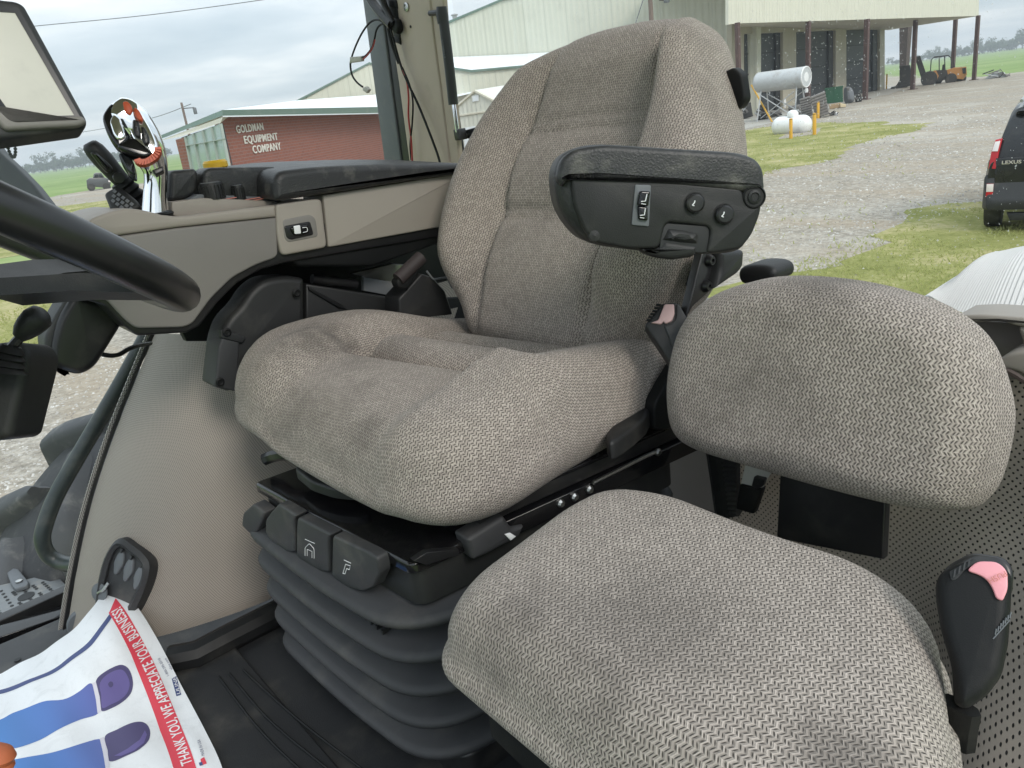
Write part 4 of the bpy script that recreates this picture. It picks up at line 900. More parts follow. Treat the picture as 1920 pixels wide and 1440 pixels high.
MB().slab(spline([KF(x, y, -.02) for x, y in [(190, 400), (206, 394), (222, 399), (210, 406), (192, 405)]], 3, True), -kpn * .01, .002).build('foot', 'dark_plastic', kp)

# black mechanism and covers between console and seat
mec = thing('console_bracket', 'black plastic arm cover and steel linkage under the armrest console beside the seat', 'bracket', (1.33, -.55, .55))
M_ = 1.305
def MP(x, y, o=0.): return PX(x, y, M_ + o)
plate('arm_cover', 'black_plastic', mec, rnd([MP(x, y) for x, y in [(402, 726), (412, 640), (424, 602), (452, 575), (470, 545), (496, 524), (540, 518), (572, 522), (574, 690), (430, 735)]], [.004, .01, .03, .03, .02, .03, .03, .006, .0, .0]), (.06, 0, 0), .012, 5)
plate('lower_cover', 'rubber_grey', mec, rnd([MP(x, y, -.004) for x, y in [(403, 726), (410, 650), (417, 632), (450, 640), (445, 735)]], .004), (.05, 0, 0), .004)
MB().slab(rnd([MP(x, y, -.006) for x, y in [(414, 617), (452, 628), (462, 634), (455, 644), (414, 634)]], .003), (.01, 0, 0), .002).build('slot', 'door_black', mec)
for x, y in ((556, 549), (425, 623), (412, 716)): MB().lathe(MP(x, y, -.006), (-1, 0, 0), [(.0075, 0), (.0075, .002), (.005, .004), (.003, .002), (0, .002)], 14).build('screw', 'dark_plastic', mec)
plate('rear_arm', 'black_plastic', mec, [MP(x, y, .01) for x, y in [(574, 532), (760, 562), (760, 640), (574, 640)]], (.04, 0, 0), .004)
MB().slab([MP(x, y, .006) for x, y in [(578, 537), (640, 570), (652, 580), (636, 578), (580, 545)]], (.01, 0, 0), .002).build('rib', 'dark_plastic', mec)
MB().tube([MP(585, 523, .04), MP(668, 533, .04)], .009, 14).build('gas_rod', 'satin_black', mec)
plate('zinc_bracket', 'steel', mec, rnd([MP(x, y, .06) for x, y in [(658, 513), (735, 494), (760, 496), (755, 548), (682, 540), (680, 518)]], .003), (.01, 0, 0), .002)
plate('zinc_face', 'bar_grey', mec, [MP(x, y, .055) for x, y in [(682, 520), (745, 530), (740, 556), (682, 545)]], (.01, 0, 0), .001)
plate('dark_backing', 'dark_plastic', mec, [MP(x, y, .16) for x, y in [(330, 600), (400, 520), (560, 450), (860, 400), (880, 560), (700, 640), (350, 640)]], (.02, 0, 0), .002)
plate('floor_box', 'dark_plastic', mec, [MP(x, y, .09) for x, y in [(560, 575), (880, 555), (900, 680), (560, 700)]], (.05, 0, 0), .004)
rt = thing('belt_retractor', 'black seat belt retractor box with rolled brown webbing behind the console', 'belt retractor', PX(800, 535, 1.20))
RT = lambda x, y, o=0.: PX(x, y, 1.22 + o)
plate('retractor_body', 'black_plastic', rt, rnd([RT(x, y) for x, y in [(748, 560), (790, 513), (812, 520), (835, 545), (850, 590), (750, 600)]], .004), (.05, 0, 0), .004)
plate('retractor_flap', 'dark_plastic', rt, rnd([RT(x, y, -.012) for x, y in [(744, 528), (792, 478), (800, 490), (765, 542), (748, 540)]], .004), (.02, 0, 0), .003)
MB().tube([RT(746, 524, -.006), RT(790, 482, -.006)], .0125, 12).build('webbing_roll', 'webbing', rt)
MB().tube(rnd([RT(800, 508, -.002), RT(812, 524, -.002), RT(838, 520, -.002), RT(848, 540, -.002)], .004, closed=False), .002, 6).build('wire_edge', 'bar_grey', rt)

# ================================================================== STEERING WHEEL, SHIFT LEVER, MONITOR
st = thing('steering_wheel', 'black thick-rimmed steering wheel seen almost edge-on', 'steering wheel', D(0, 395, .84))
wc = D(-10, 400, .835)
tip = D(318, 549, .80); wa = unit(A(0, -.80, -.60)); wb = unit(X_ + A(0, 0, -.015)); wb = unit(wb - wa * (wa @ wb)); wn_ = np.cross(wa, wb)
WR = .205
wc = tip - wa * WR
if wn_[2] < 0: wn_ = -wn_
mb = MB(); NN = 96; rg = []
for k in range(NN):
    q = 2 * math.pi * k / NN; c = wc + WR * (math.cos(q) * wa + math.sin(q) * wb); e_ = unit(c - wc)
    rg.append([c + .0182 * math.cos(s) * e_ + .017 * math.sin(s) * wn_ for s in np.linspace(0, 2 * math.pi, 18, endpoint=False)])
mb.rings(rg + [rg[0]], False, False); mb.build('rim', 'satin_black', st, 60)
hub = wc - wn_ * .065
for a_ in (-38, 38, 180):
    q = R(a_); d = math.cos(q) * wa + math.sin(q) * wb; sd_ = np.cross(wn_, d)
    p0, p1, p2, p3 = hub + d * .02 + wn_ * .01, hub + d * .08 + wn_ * .012, wc + d * (WR - .05) - wn_ * .035, wc + d * (WR - .012) - wn_ * .006
    path = [hub + d * .05 + wn_ * .01, hub + d * .09 + wn_ * .014, wc + d * (WR - .06) - wn_ * .024, wc + d * (WR - .012) - wn_ * .006]
    MB().rings([[p + sd_ * w_ * ww + wn_ * h for w_, h in ((-1, .006), (1, .006), (1, -.010), (-1, -.010))] for p, ww in zip(path, np.linspace(.026, .019, len(path)))]).build('spoke', 'black_plastic', st, 30)
MB().lathe(hub, wn_, [(.06, -.03), (.065, -.005), (.062, .015), (.045, .022), (0, .024)], 32).build('hub', 'black_plastic', st)
MB().tube([hub - wn_ * .03, hub - wn_ * .30 + A(0, .05, 0)], .055, 16).build('column_shroud', 'dark_plastic', st)
sh = thing('shift_lever', 'black shift lever with round knob and ribbed boot left of the fender', 'lever', D(25, 660, .72))
SD = .72
cap([D(x, y, SD) for x, y in [(36, 632), (44, 622), (54, 612), (66, 600), (78, 592), (84, 588)]], [.0062, .0095, .0115, .0125, .0115, .007], 'black_plastic', 'lever_knob', sh, flat=1.)
MB().tube([D(18, 655, SD), D(40, 630, SD)], .0045, 8).build('lever_rod', 'satin_black', sh)
MB().tube([D(22, 648, SD), D(18, 660, SD), D(17, 664, SD), D(15, 672, SD), D(14, 676, SD), D(12, 685, SD), D(11, 689, SD), D(10, 700, SD)], [.008, .0125, .0105, .0145, .0125, .016, .014, .018], 16).build('rubber_boot', 'dark_plastic', sh)
o = [(-60, 650), (8, 640), (36, 642), (52, 665), (50, 690), (18, 818), (4, 826), (-60, 830)]
plate('lever_housing', 'black_plastic', sh, rnd([D(x, y, SD + .02) for x, y in o], .008), VW * .05, .008)
mo = thing('display_monitor', 'tilted touch-screen monitor with grey bezel at the upper left', 'monitor', D(60, 130, .8))
mn = unit(A(-.72, -.05, .16) + (-VW) * .25 + VR * .15); mp = D(60, 130, .78); MF = lambda x, y, o=0.: PP(x, y, mp + mn * o, mn)
fr = [(-125, -25), (42, 6), (164, 226), (160, 234), (2, 242), (-20, 232)]
sc_ = [(-105, 16), (28, 24), (139, 216), (26, 221), (-2, 182)]
frb = [(-160, -20), (30, 0), (46, 8), (165, 226), (161, 240), (0, 262), (-60, 250)]
mnb = MB().slab(rnd([MF(x, y, 0) for x, y in frb], .006), -mn * .035, .006).build('monitor_case', 'grey_plastic', mo)
n_in = [MF(x, y, .002) for x, y in sc_]
bz = MB(); ou = [MF(x, y, .003) for x, y in [(-112, 8), (34, 14), (152, 222), (22, 234), (-20, 190)]]
bz.rings([[p - mn * .006 for p in ou], ou, n_in, [p - mn * .006 for p in n_in]], False, False); bz.build('bezel', 'satin_black', mo, 25)
plate('screen', 'screen', mo, [MF(x, y, .0015) for x, y in [(-112, 12), (31, 20), (143, 219), (22, 226), (-14, 186)]], -mn * .003, .0004)
plate('lower_chin', 'console_grey', mo, rnd([MF(x, y, .006) for x, y in [(24, 222), (156, 216), (164, 228), (150, 236), (10, 244), (-30, 200), (-14, 186)]], .004), -mn * .02, .004)  # paler grey than the case: light on the bottom bezel put into the colour
ch_ = thing('bead_chain', 'small grey bead chain hanging below the monitor', 'chain', D(22, 280, .80))
for x, y in spline([A(13, 262), A(14, 272), A(17, 284), A(22, 293), A(27, 294), A(29, 285), A(28, 273), A(26, 262)], 2):
    MB().lathe(D(x, y, .80) - Z_ * .0016, Z_, [(.0004, 0), (.0014, .0005), (.0018, .0016), (.0014, .0028), (.0004, .0032)], 8).build('bead', 'bar_grey', ch_)
fp_ = thing('front_pillar', 'grey sloping cab post behind the steering wheel', 'cab post', D(20, 350, 1.5))
MB().slab([D(x, y, 1.45) for x, y in [(-60, 200), (0, 285), (30, 312), (62, 345), (92, 384), (60, 420), (-60, 420)]], VW * .03, .006).build('post', 'bar_grey', fp_)
# black rounded box hanging in front of the console
hb = thing('mirror_back', 'black rounded plastic housing on a twisted wire below the console', 'mirror', PX(155, 630, 1.36))
HB = 1.36
plate('housing', 'satin_black', hb, rnd([PX(x, y, HB) for x, y in [(140, 548), (200, 570), (236, 600), (180, 690), (150, 706), (100, 690), (96, 650), (108, 600)]], [.01, .01, .02, .03, .035, .04, .03, .02]), (.06, 0, 0), .012, 5)
plate('shell_edge', 'grey_plastic', hb, rnd([PX(x, y, HB + .01) for x, y in [(128, 552), (150, 552), (110, 640), (106, 690), (140, 706), (100, 690), (84, 655), (84, 630), (104, 590)]], .012), (.06, 0, 0), .006)
MB().tube(spline([PX(160, 655, HB + .02), PX(200, 666, HB + .02), PX(222, 665, HB + .03), PX(240, 655, HB + .05), PX(258, 648, HB + .08), PX(282, 644, HB + .14)], 6), .0038, 8).build('wire', 'dark_plastic', hb)
# grab rail outside the right door opening
gr = thing('grab_rail', 'dark green bent tube handrail outside the right door opening', 'handrail', PX(110, 900, 1.80))
gpts = spline([PX(x, y, v) for x, y, v in [(296, 590, 1.76), (262, 655, 1.78), (225, 722, 1.80), (184, 792, 1.82), (143, 862, 1.83), (105, 930, 1.84), (84, 985, 1.84), (80, 1015, 1.84), (92, 1042, 1.84), (118, 1056, 1.82), (150, 1060, 1.76)]], 5)
MB().tube(gpts, .0165, 14).build('tube', 'rail_green', gr, 60)
# steps below the door
sp = thing('access_step', 'dusty perforated metal step outside the right door', 'step', (2.0, 0, -.1))
S0 = -.16
def SQ(x, y, z=S0): return PZ(x, y, z)
top = [SQ(x, y) for x, y in [(-60, 1112), (0, 1097), (55, 1085), (96, 1075), (112, 1085), (131, 1104), (60, 1136), (0, 1162), (-60, 1190)]]
MB().slab(rnd(top, .004), (0, 0, -.004), .001).build('step_plate', 'step_metal', sp)
dk_ = [SQ(x, y, S0 - .003) for x, y in [(131, 1106), (60, 1138), (0, 1164), (-60, 1192)]]
MB().add([*dk_, *[p - A(0, 0, .06) for p in dk_]], [(i, i + 1, i + 5, i + 4) for i in range(3)]).build('step_skirt', 'satin_black', sp)
MB().slab([SQ(x, y, S0 - .07) for x, y in [(-80, 1100), (140, 1060), (140, 1130), (-80, 1260)]], (0, 0, -.01), .001).build('under_tray', 'door_black', sp)
hm = MB()
for (x0, y0, dx, dy, n) in ((80, 1092, 3.6, 3.2, 7), (62, 1098, 3.2, 2.8, 3), (42, 1104, 3.0, 2.6, 3), (24, 1110, 2.6, 2.4, 3), (2, 1108, 4.0, 5.5, 8), (74, 1112, 3.0, 2.6, 4), (56, 1122, 3.0, 2.6, 4), (36, 1130, 3.0, 2.4, 4), (-6, 1142, 3, 4, 4)):
    for k in range(n):
        c = SQ(x0 + dx * k, y0 + dy * k, S0 + .0012); hm.lathe(c, Z_, [(.0045, 0), (.0045, .0004)], 8)
hm.lathe(SQ(49, 1118, S0 + .001), Z_, [(.020, 0), (.020, .0006)], 20); tag(hm.build('step_holes', 'door_black', sp), kind='stuff')
plate('step_lug', 'bar_grey', sp, rnd([SQ(x, y, S0 + .012) for x, y in [(12, 1072), (20, 1064), (34, 1066), (54, 1090), (52, 1097), (28, 1104), (20, 1094)]], .006), (0, 0, -.010), .004)
MB().lathe(SQ(36, 1090, S0 + .013), Z_, [(.009, 0), (.009, .003), (.005, .005), (0, .005)], 12).build('bolt', 'steel', sp)
fr_ = thing('step_frame', 'black steel frame rail with rusty bolt under the step', 'frame', (1.75, 0, -.2))
MB().slab([PX(x, y, 1.74) for x, y in [(-60, 1215), (130, 1150), (132, 1172), (40, 1205), (-60, 1250)]], (.05, 0, 0), .003).build('frame_rail', 'gloss_black', fr_)
MB().slab([PX(x, y, 1.80) for x, y in [(-60, 1190), (132, 1105), (132, 1160), (-60, 1240)]], (.03, 0, 0), .003).build('frame_face', 'satin_black', fr_)
MB().lathe(PX(50, 1196, 1.735), (-1, 0, 0), [(.008, 0), (.008, .004), (0, .006)], 8).build('bolt', 'steel', fr_)
# rear right tyre with lugs
ty = thing('tractor_tire', 'dusty tractor rear tyre with heavy tread lugs behind the grab rail', 'tyre', (2.5, -.80, -.80))
tcx, tcy, tcz, TR = 2.55, -.82, -.83, 1.06
axp = [(-.34, .56), (-.36, .75), (-.34, .90), (-.29, .975), (-.20, 1.005), (0, 1.015), (.20, 1.005), (.29, .975), (.34, .90), (.36, .75), (.34, .56)]
NB = 120
MB().rings([[A(tcx + a, tcy + r_ * math.cos(q), tcz + r_ * math.sin(q)) for a, r_ in axp] for q in np.linspace(0, 2 * math.pi, NB + 1)], False, False, False).build('tire_carcass', 'tire_dark', ty, 60, recalc=True)
lug = MB(); 
def lugmesh(q0, s_):
    m = MB(); pr = []
    for k in range(6):
        t = k / 5; a = s_ * (.355 - .33 * t); q = q0 + (-.02 + .20 * t); rb = .86 + .15 * sm(t, 0, .35) if t < .35 else 1.01
        rt_ = TR - .09 * (1 - sm(t, 0, .25)); hw = .046 - .008 * t
        pt = lambda aa, rad, qq: A(tcx + aa, tcy + rad * math.cos(qq), tcz + rad * math.sin(qq))
        w_ = .4 if k == 5 else 1; pr.append([pt(a, rb - .04, q - hw * 1.5), pt(a, rt_ - .022, q - hw * 1.1 * w_), pt(a, rt_ - .006, q - hw * .85 * w_), pt(a, rt_, q - hw * .5 * w_), pt(a, rt_, q + hw * .5 * w_), pt(a, rt_ - .006, q + hw * .85 * w_), pt(a, rt_ - .022, q + hw * 1.1 * w_), pt(a, rb - .04, q + hw * 1.5)])
    return m.rings(pr)
for k in range(22):
    for s_ in (-1, 1):
        q0 = 2 * math.pi * (k + (.5 if s_ > 0 else 0)) / 22
        if not (-.2 < (q0 + .1) % (2 * math.pi) < 2.2): continue
        lugmesh(q0, s_).build('tread_lug', 'tire', ty, 60)
MB().lathe(A(tcx - .2, tcy, tcz), X_, [(.58, 0), (.55, .05), (.3, .12), (.0, .12)], 30).build('wheel_disc', 'truck_grey', ty)
# ================================================================== PAPER MAT
pm = thing('paper_floor_mat', 'white disposable paper floor mat printed with blue shoe soles and a red thank-you band', 'paper mat', (1.3, -.02, .03))
# control net: rows run along the band edge (u), columns away from it towards the left door (v)
net = [[(205, 1087, .120), (255, 1135, .095), (296, 1200, .055), (340, 1285, .030), (385, 1370, .025), (414, 1432, .022), (432, 1500, .022)],
       [(165, 1150, .105), (205, 1215, .082), (245, 1290, .050), (285, 1365, .032), (315, 1430, .028), (335, 1490, .026), (345, 1560, .026)],
       [(92, 1212, .080), (130, 1290, .062), (160, 1370, .045), (190, 1450, .036), (210, 1520, .032), (220, 1580, .03), (225, 1640, .03)],
       [(5, 1262, .058), (35, 1350, .050), (60, 1440, .044), (85, 1520, .040), (100, 1590, .036), (105, 1650, .034), (108, 1720, .034)],
       [(-110, 1312, .045), (-85, 1410, .044), (-60, 1510, .042), (-40, 1600, .040), (-30, 1670, .036), (-25, 1730, .034), (-20, 1800, .034)]]
net = np.array([[PZ(x, y, z) for x, y, z in r] for r in net])
# continue off to the left as in the photograph's direction
def cr(ps, t):
    m = len(ps); i = int(min(m - 2, max(0, math.floor(t)))); f = t - i
    g = lambda k: ps[k] if 0 <= k < m else (2 * ps[0] - ps[1] if k < 0 else 2 * ps[-1] - ps[-2])
    p0, p1, p2, p3 = g(i - 1), g(i), g(i + 1), g(i + 2)
    return .5 * (2 * p1 + (p2 - p0) * f + (2 * p0 - 5 * p1 + 4 * p2 - p3) * f * f + (3 * p1 - p0 - 3 * p2 + p3) * f ** 3)
def paper(u, v, lift=0.):
    col = [cr(r, u * 6) for r in net]; p = cr(col, v * 4)
    w_ = .0022 * math.sin(19 * u + 3 * v) * math.sin(9 * v + 1) + .0012 * math.sin(31 * v + 8 * u)
    return p + A(0, 0, w_ * sm(v, .0, .1) + lift)
MB().grid(paper, 60, 48, lambda u, v: (u, v)).build('paper_sheet', 'paper', pm, 180)
def P_inv(x, y, n=40):
    """nearest (u,v) of the sheet seen at a photograph pixel"""
    best = None
    for i in range(n + 1):
        for j in range(n + 1):
            if (i, j) not in PC:
                d = paper(i / n, j / n) - CAM; z = d @ VW; PC[(i, j)] = (960 + F_PX * (d @ VR) / z, 720 - F_PX * (d @ VU) / z)
            q = PC[(i, j)]; e_ = (q[0] - x) ** 2 + (q[1] - y) ** 2
            if best is None or e_ < best[0]: best = (e_, i / n, j / n)
    u, v, h = best[1], best[2], .5 / n
    def pr(u, v):
        d = paper(u, v) - CAM; z = d @ VW; return A(960 + F_PX * (d @ VR) / z, 720 - F_PX * (d @ VU) / z)
    for _ in range(6):
        p = pr(u, v); du = (pr(u + 1e-3, v) - p) / 1e-3; dv = (pr(u, v + 1e-3) - p) / 1e-3
        s_ = np.linalg.lstsq(np.stack([du, dv], 1), A(x, y) - p, rcond=None)[0]; u += float(np.clip(s_[0], -.1, .1)); v += float(np.clip(s_[1], -.1, .1))
    return A(u, v)
PC = {}
def pr_poly(name, m, par, pts, lift=.0004, round_=0., dens=True):
    """flat print: outline traced on the sheet, triangulated and laid on its surface"""
    q = [P_inv(x, y) for x, y in pts]
    if round_: q = spline(q, 5, True)
    q = dense(q, .012)
    bm = bmesh.new(); vs_ = [bm.verts.new((p[0], p[1], 0)) for p in q]; f = bm.faces.new(vs_); bmesh.ops.triangulate(bm, faces=[f])
    for _ in range(3):
        es = [e_ for e_ in bm.edges if e_.calc_length() > .022]
        if es: bmesh.ops.subdivide_edges(bm, edges=es, cuts=1, use_grid_fill=False); bmesh.ops.triangulate(bm, faces=bm.faces[:])
    v = [tuple(x.co) for x in bm.verts]; bm.verts.index_update(); f = [tuple(x.index for x in fc.verts) for fc in bm.faces]; bm.free()
    return MB().add([paper(a, b, lift) for a, b, _ in v], f, [(b, a) for a, b, _ in v]).build(name, m, par, 180, recalc=False)
def pr_text(m, par, txt, a_px, b_px, up_px, h_px, lift=.0012, sx=1., bold=0.):
    """words laid along a traced base line a -> b (pixels) with the given letter height direction"""
    v, f = text_mesh(txt, 1., bold); w_ = max(p[0] for p in v); hh = .70
    path = [A(*p) for p in ([a_px] + list(b_px))]; L = [0]
    for p, q in zip(path, path[1:]): L.append(L[-1] + np.linalg.norm(q - p))
    pts = spline(path, 8); LL = np.concatenate([[0], np.cumsum([np.linalg.norm(q - p) for p, q in zip(pts, pts[1:])])])
    cache = {}; out = []
    base = [P_inv(*p) for p in pts]; ups = []
    for i, p in enumerate(pts):
        t = unit(pts[min(i + 1, len(pts) - 1)] - pts[max(0, i - 1)]); n = A(t[1], -t[0])
        if n @ A(*up_px) < 0: n = -n
        ups.append(P_inv(*(p + n * h_px)))
    for p in v:
        s_ = p[0] / w_ * LL[-1]; i = int(np.clip(np.searchsorted(LL, s_) - 1, 0, len(pts) - 2)); t = (s_ - LL[i]) / (LL[i + 1] - LL[i])
        b = base[i] * (1 - t) + base[i + 1] * t; u_ = ups[i] * (1 - t) + ups[i + 1] * t; q = b + (u_ - b) * p[1] / hh
        out.append(paper(q[0], q[1], lift))
    return MB().add(out, f).build('lettering', m, par, smooth=False, recalc=False)
band = pr_poly('red_band', 'paper_red', pm, [(217, 1122), (250, 1170), (285, 1235), (318, 1310), (345, 1375), (368, 1440), (385, 1500), (345, 1500), (325, 1440), (300, 1370), (275, 1300), (245, 1225), (222, 1180), (204, 1150)], .0006)
bl = [(362, 1425), (338, 1358), (305, 1280), (268, 1205), (235, 1150), (226, 1138)]
pr_text('white_print', band, 'THANK YOU, WE APPRECIATE YOUR BUSINESS!', (361, 1432), [(337, 1364), (307, 1288), (272, 1212), (241, 1163), (226, 1138)], (-1, -.2), 21, .0014, bold=.012)
pr_poly('blue_border', 'paper_navy', pm, [(205, 1152), (210, 1158), (172, 1210), (120, 1250), (70, 1275), (0, 1302), (-60, 1322), (-60, 1316), (0, 1294), (66, 1270), (115, 1245), (166, 1204)], .0005)
# two shoe soles
s1 = pr_poly('shoe_sole', 'shoe_blue', pm, [(-120, 1395), (-60, 1375), (0, 1350), (30, 1335), (80, 1316), (118, 1312), (150, 1296), (172, 1282), (181, 1316), (184, 1338), (150, 1350), (110, 1368), (70, 1390), (30, 1403), (-20, 1412), (-120, 1450)], .0005, .1)
pr_poly('sole_arch', 'shoe_white', pm, [(173, 1281), (180, 1279), (187, 1307), (190, 1334), (183, 1338), (180, 1312)], .0006)
h1 = pr_poly('shoe_heel', 'shoe_edge', pm, [(180, 1277), (200, 1258), (225, 1247), (241, 1254), (249, 1275), (247, 1297), (232, 1315), (210, 1328), (190, 1333), (187, 1306)], .0005, .1)
pr_poly('heel_face', 'shoe_purple', h1, [(187, 1284), (198, 1268), (216, 1258), (232, 1258), (243, 1278), (240, 1298), (226, 1313), (208, 1322), (192, 1328), (190, 1304)], .0009, .1)
pr_poly('heel_stud', 'shoe_edge', h1, [(203, 1284), (207, 1279), (212, 1281), (212, 1287), (207, 1290)], .0012, .1)
s2 = pr_poly('shoe_sole', 'shoe_blue', pm, [(-60, 1455), (0, 1432), (40, 1422), (80, 1415), (130, 1402), (186, 1386), (193, 1410), (198, 1440), (190, 1480), (60, 1520), (-60, 1560)], .0005, .1)
pr_poly('sole_arch', 'shoe_white', pm, [(187, 1385), (195, 1382), (202, 1412), (206, 1440), (198, 1441), (193, 1410)], .0006)
h2 = pr_poly('shoe_heel', 'shoe_edge', pm, [(197, 1381), (220, 1368), (250, 1355), (270, 1355), (281, 1368), (279, 1388), (262, 1405), (236, 1418), (206, 1428), (202, 1408)], .0005, .1)
pr_poly('heel_face', 'shoe_purple', h2, [(214, 1418), (240, 1404), (262, 1388), (272, 1370), (276, 1378), (270, 1394), (252, 1408), (228, 1418)], .0009)
mk = pr_poly('trade_block', 'paper_navy', pm, [(322, 1273), (331, 1268), (340, 1303), (331, 1306)], .0006)
pr_text('white_print', mk, 'ULINE', (339, 1302), [(335, 1286), (330.5, 1270)], (-1, -.2), 7, .0012)
pr_text('ink_dark', pm, '1-800-295-5510', (318, 1268), [(311, 1254), (300, 1234)], (-1, -.3), 5, .0009)
pr_text('ink_dark', pm, 'uline.com', (324, 1256), [(319, 1246), (312, 1234)], (-1, -.3), 5, .0009)
pr_text('ink_dark', pm, 'MADE IN USA', (384, 1417), [(380, 1402), (375, 1387)], (-1, -.2), 6, .0009)
fl_ = pr_poly('flag_print', 'paper_red', pm, [(376, 1424), (383, 1420), (388, 1432), (378, 1436)], .0006)
pr_poly('flag_canton', 'paper_navy', fl_, [(373, 1431), (379, 1429), (381, 1435), (375, 1437)], .0009)
p2_ = thing('paper_sheet', 'second white paper corner lying under the printed floor mat', 'paper', PZ(40, 1250, .02))
MB().grid(lambda u, v: (PZ(-80, 1330, .030) * (1 - u) + PZ(82, 1232, .034) * u) * (1 - v) + (PZ(-60, 1380, .020) * (1 - u) + PZ(100, 1255, .02) * u) * v + A(0, 0, .003 * math.sin(5 * u)), 12, 6).build('sheet', 'paper', p2_, 180)
og = thing('orange_cap', 'orange ridged rubber cap in the lower left corner', 'cap', D(0, 1412, .8))
ogc = D(-22, 1418, .78)
mb = MB(); mb.lathe(ogc - VU * .03, VU * 1. + VR * .15, [(.017, 0), (.0195, .004), (.0185, .008), (.0205, .012), (.0185, .016), (.0205, .021), (.0185, .025), (.0205, .030), (.017, .036), (.010, .040), (0, .041)], 26); mb.build('cap_body', 'orange_rubber', og, 30)

# ================================================================== CAB REAR CORNER: pillar, strut, wires, glass
RPY = -1.13
def QP(x, y, o=0.): return PY(x, y, RPY + o)
pl = thing('cab_pillar', 'beige painted rear cab pillar behind the armrest console', 'cab pillar', QP(800, 290))
plate('pillar_face', 'pillar_beige', pl, [QP(x, y) for x, y in [(736, -60), (800, -60), (812, 60), (828, 180), (842, 300), (850, 340), (785, 340), (770, 200), (752, 90)]], (0, -.015, 0), .006, 5)
plate('pillar_side', 'pillar_beige', pl, [QP(x, y, -.004) for x, y in [(795, -60), (826, -60), (838, 100), (852, 200), (864, 340), (845, 340), (826, 180), (808, 60)]], (0, -.012, 0), .005, 5)
plate('pillar_return', 'pillar_beige', pl, [QP(x, y, -.010) for x, y in [(728, -60), (742, -60), (758, 90), (778, 200), (792, 340), (772, 340), (748, 160), (736, 80)]], (0, -.05, 0), .004)
MB().lathe(QP(762, 13, .001), Y_, [(.010, -.001), (.010, .002), (.006, .003), (.005, .001), (0, .001)], 18).build('screw', 'steel', pl)
MB().lathe(QP(770, 50, .0005), Y_, [(.0032, 0), (.0032, .001)], 10).build('hole', 'door_black', pl)
for (x0, y0, x1, y1) in ((728, 0, 742, 14), (738, 68, 748, 80)):
    MB().slab([QP(x, y, .004) for x, y in [(x0, y0), (x1, y0 + 2), (x1 + 2, y1 + 2), (x0 + 2, y1)]], (0, -.01, 0), .002).build('clip', 'dark_plastic', pl)
plate('bracket_plate', 'door_black', pl, [QP(x, y, .001) for x, y in [(722, -60), (737, -60), (750, 84), (740, 78), (730, 30)]], (0, -.02, 0), .002)
ob = thing('roll_bar', 'weathered grey outer frame bar left of the beige pillar', 'frame bar', QP(735, 290, -.1))
plate('bar_face', 'bar_grey', ob, [PY(x, y, RPY - .10) for x, y in [(672, -60), (704, -60), (724, 90), (738, 200), (755, 330), (724, 330), (700, 150)]], (0, -.05, 0), .004)
plate('bar_side', 'satin_black', ob, [PY(x, y, RPY - .105) for x, y in [(704, -60), (730, -60), (745, 120), (758, 220), (776, 330), (752, 330), (736, 190), (722, 90)]], (0, -.05, 0), .002)
stt = thing('gas_strut', 'black gas strut of the rear window beside the pillar', 'gas strut', QP(850, 200, -.02))
q = lambda x, y: QP(x, y, .006)
MB().tube([q(828, 12), q(829, 28), q(831, 44)], [.0115, .0135, .0125], 12).build('end_fitting', 'satin_black', stt)
MB().tube([q(832, 40), q(843, 130), q(850, 196)], .0115, 16).build('cylinder', 'satin_black', stt)
MB().tube([q(850, 190), q(858, 248)], .0048, 10).build('rod', 'chrome', stt)
MB().slab(rnd([q(x, y) + A(0, .004, 0) for x, y in [(851, 243), (862, 241), (866, 262), (855, 264)]], .003), (0, -.02, 0), .004).build('rod_end', 'satin_black', stt)
MB().tube([q(806, 25), q(830, 22)], .006, 10).build('ball_stud', 'satin_black', stt)
lettering('lettering', 'bar_grey', stt, 'STABILUS', q(844.5, 108) + A(0, .0125, 0), q(838.5, 70) - q(844.5, 108), A(1, 0, .05), .009)
wbk = thing('window_bracket', 'black folded hinge bracket on the rear window by the backrest', 'bracket', QP(890, 250, -.04))
plate('bracket_arm', 'satin_black', wbk, rnd([QP(x, y, -.015) for x, y in [(866, 246), (908, 234), (940, 236), (940, 264), (905, 266), (868, 258)]], .003), (0, -.006, 0), .001)
MB().lathe(QP(871, 254, -.012), Y_, [(.007, -.01), (.007, .004), (.004, .007), (0, .007)], 12).build('ball', 'steel', wbk)
wl = thing('window_seal', 'thin black seal strip along the rear window edge', 'window seal', QP(870, 280, -.03))
MB().tube([QP(x, y, -.03) for x, y in [(816, -60), (824, 20), (838, 110), (856, 205), (870, 300), (880, 340)]], .005, 8).build('seal', 'satin_black', wl)
# wiring
W_ = lambda x, y: QP(x, y, .02)
ws = thing('wire_loom', 'loose black and red wires with a grey connector hanging from the pillar', 'wiring', W_(720, 40))
MB().tube(spline([W_(x, y) for x, y in [(680, -30), (700, 5), (720, 30), (735, 46)]], 4), .0125, 10).build('conduit', 'satin_black', ws)
MB().tube(spline([W_(x, y) for x, y in [(712, -30), (720, 8), (738, 44)]], 4), .008, 10).build('conduit', 'satin_black', ws)
MB().slab(spline([W_(x, y) for x, y in [(722, 40), (738, 34), (746, 50), (742, 64), (732, 56)]], 3, True), (0, -.015, 0), .006).build('tape_joint', 'dark_plastic', ws)
def wire(pts, m, r_=.0024, name='wire'): return MB().tube(spline([W_(x, y) for x, y in pts], 8), r_, 7).build(name, m, ws)
wire([(722, 44), (708, 37), (694, 42), (680, 60), (668, 84), (660, 106), (661, 110)], 'dark_plastic')
wire([(724, 46), (714, 46), (706, 56), (702, 74), (697, 90), (686, 104), (679, 107)], 'dark_plastic')
wire([(703, 74), (699, 88), (690, 102), (681, 111)], 'red_wire', .0020)
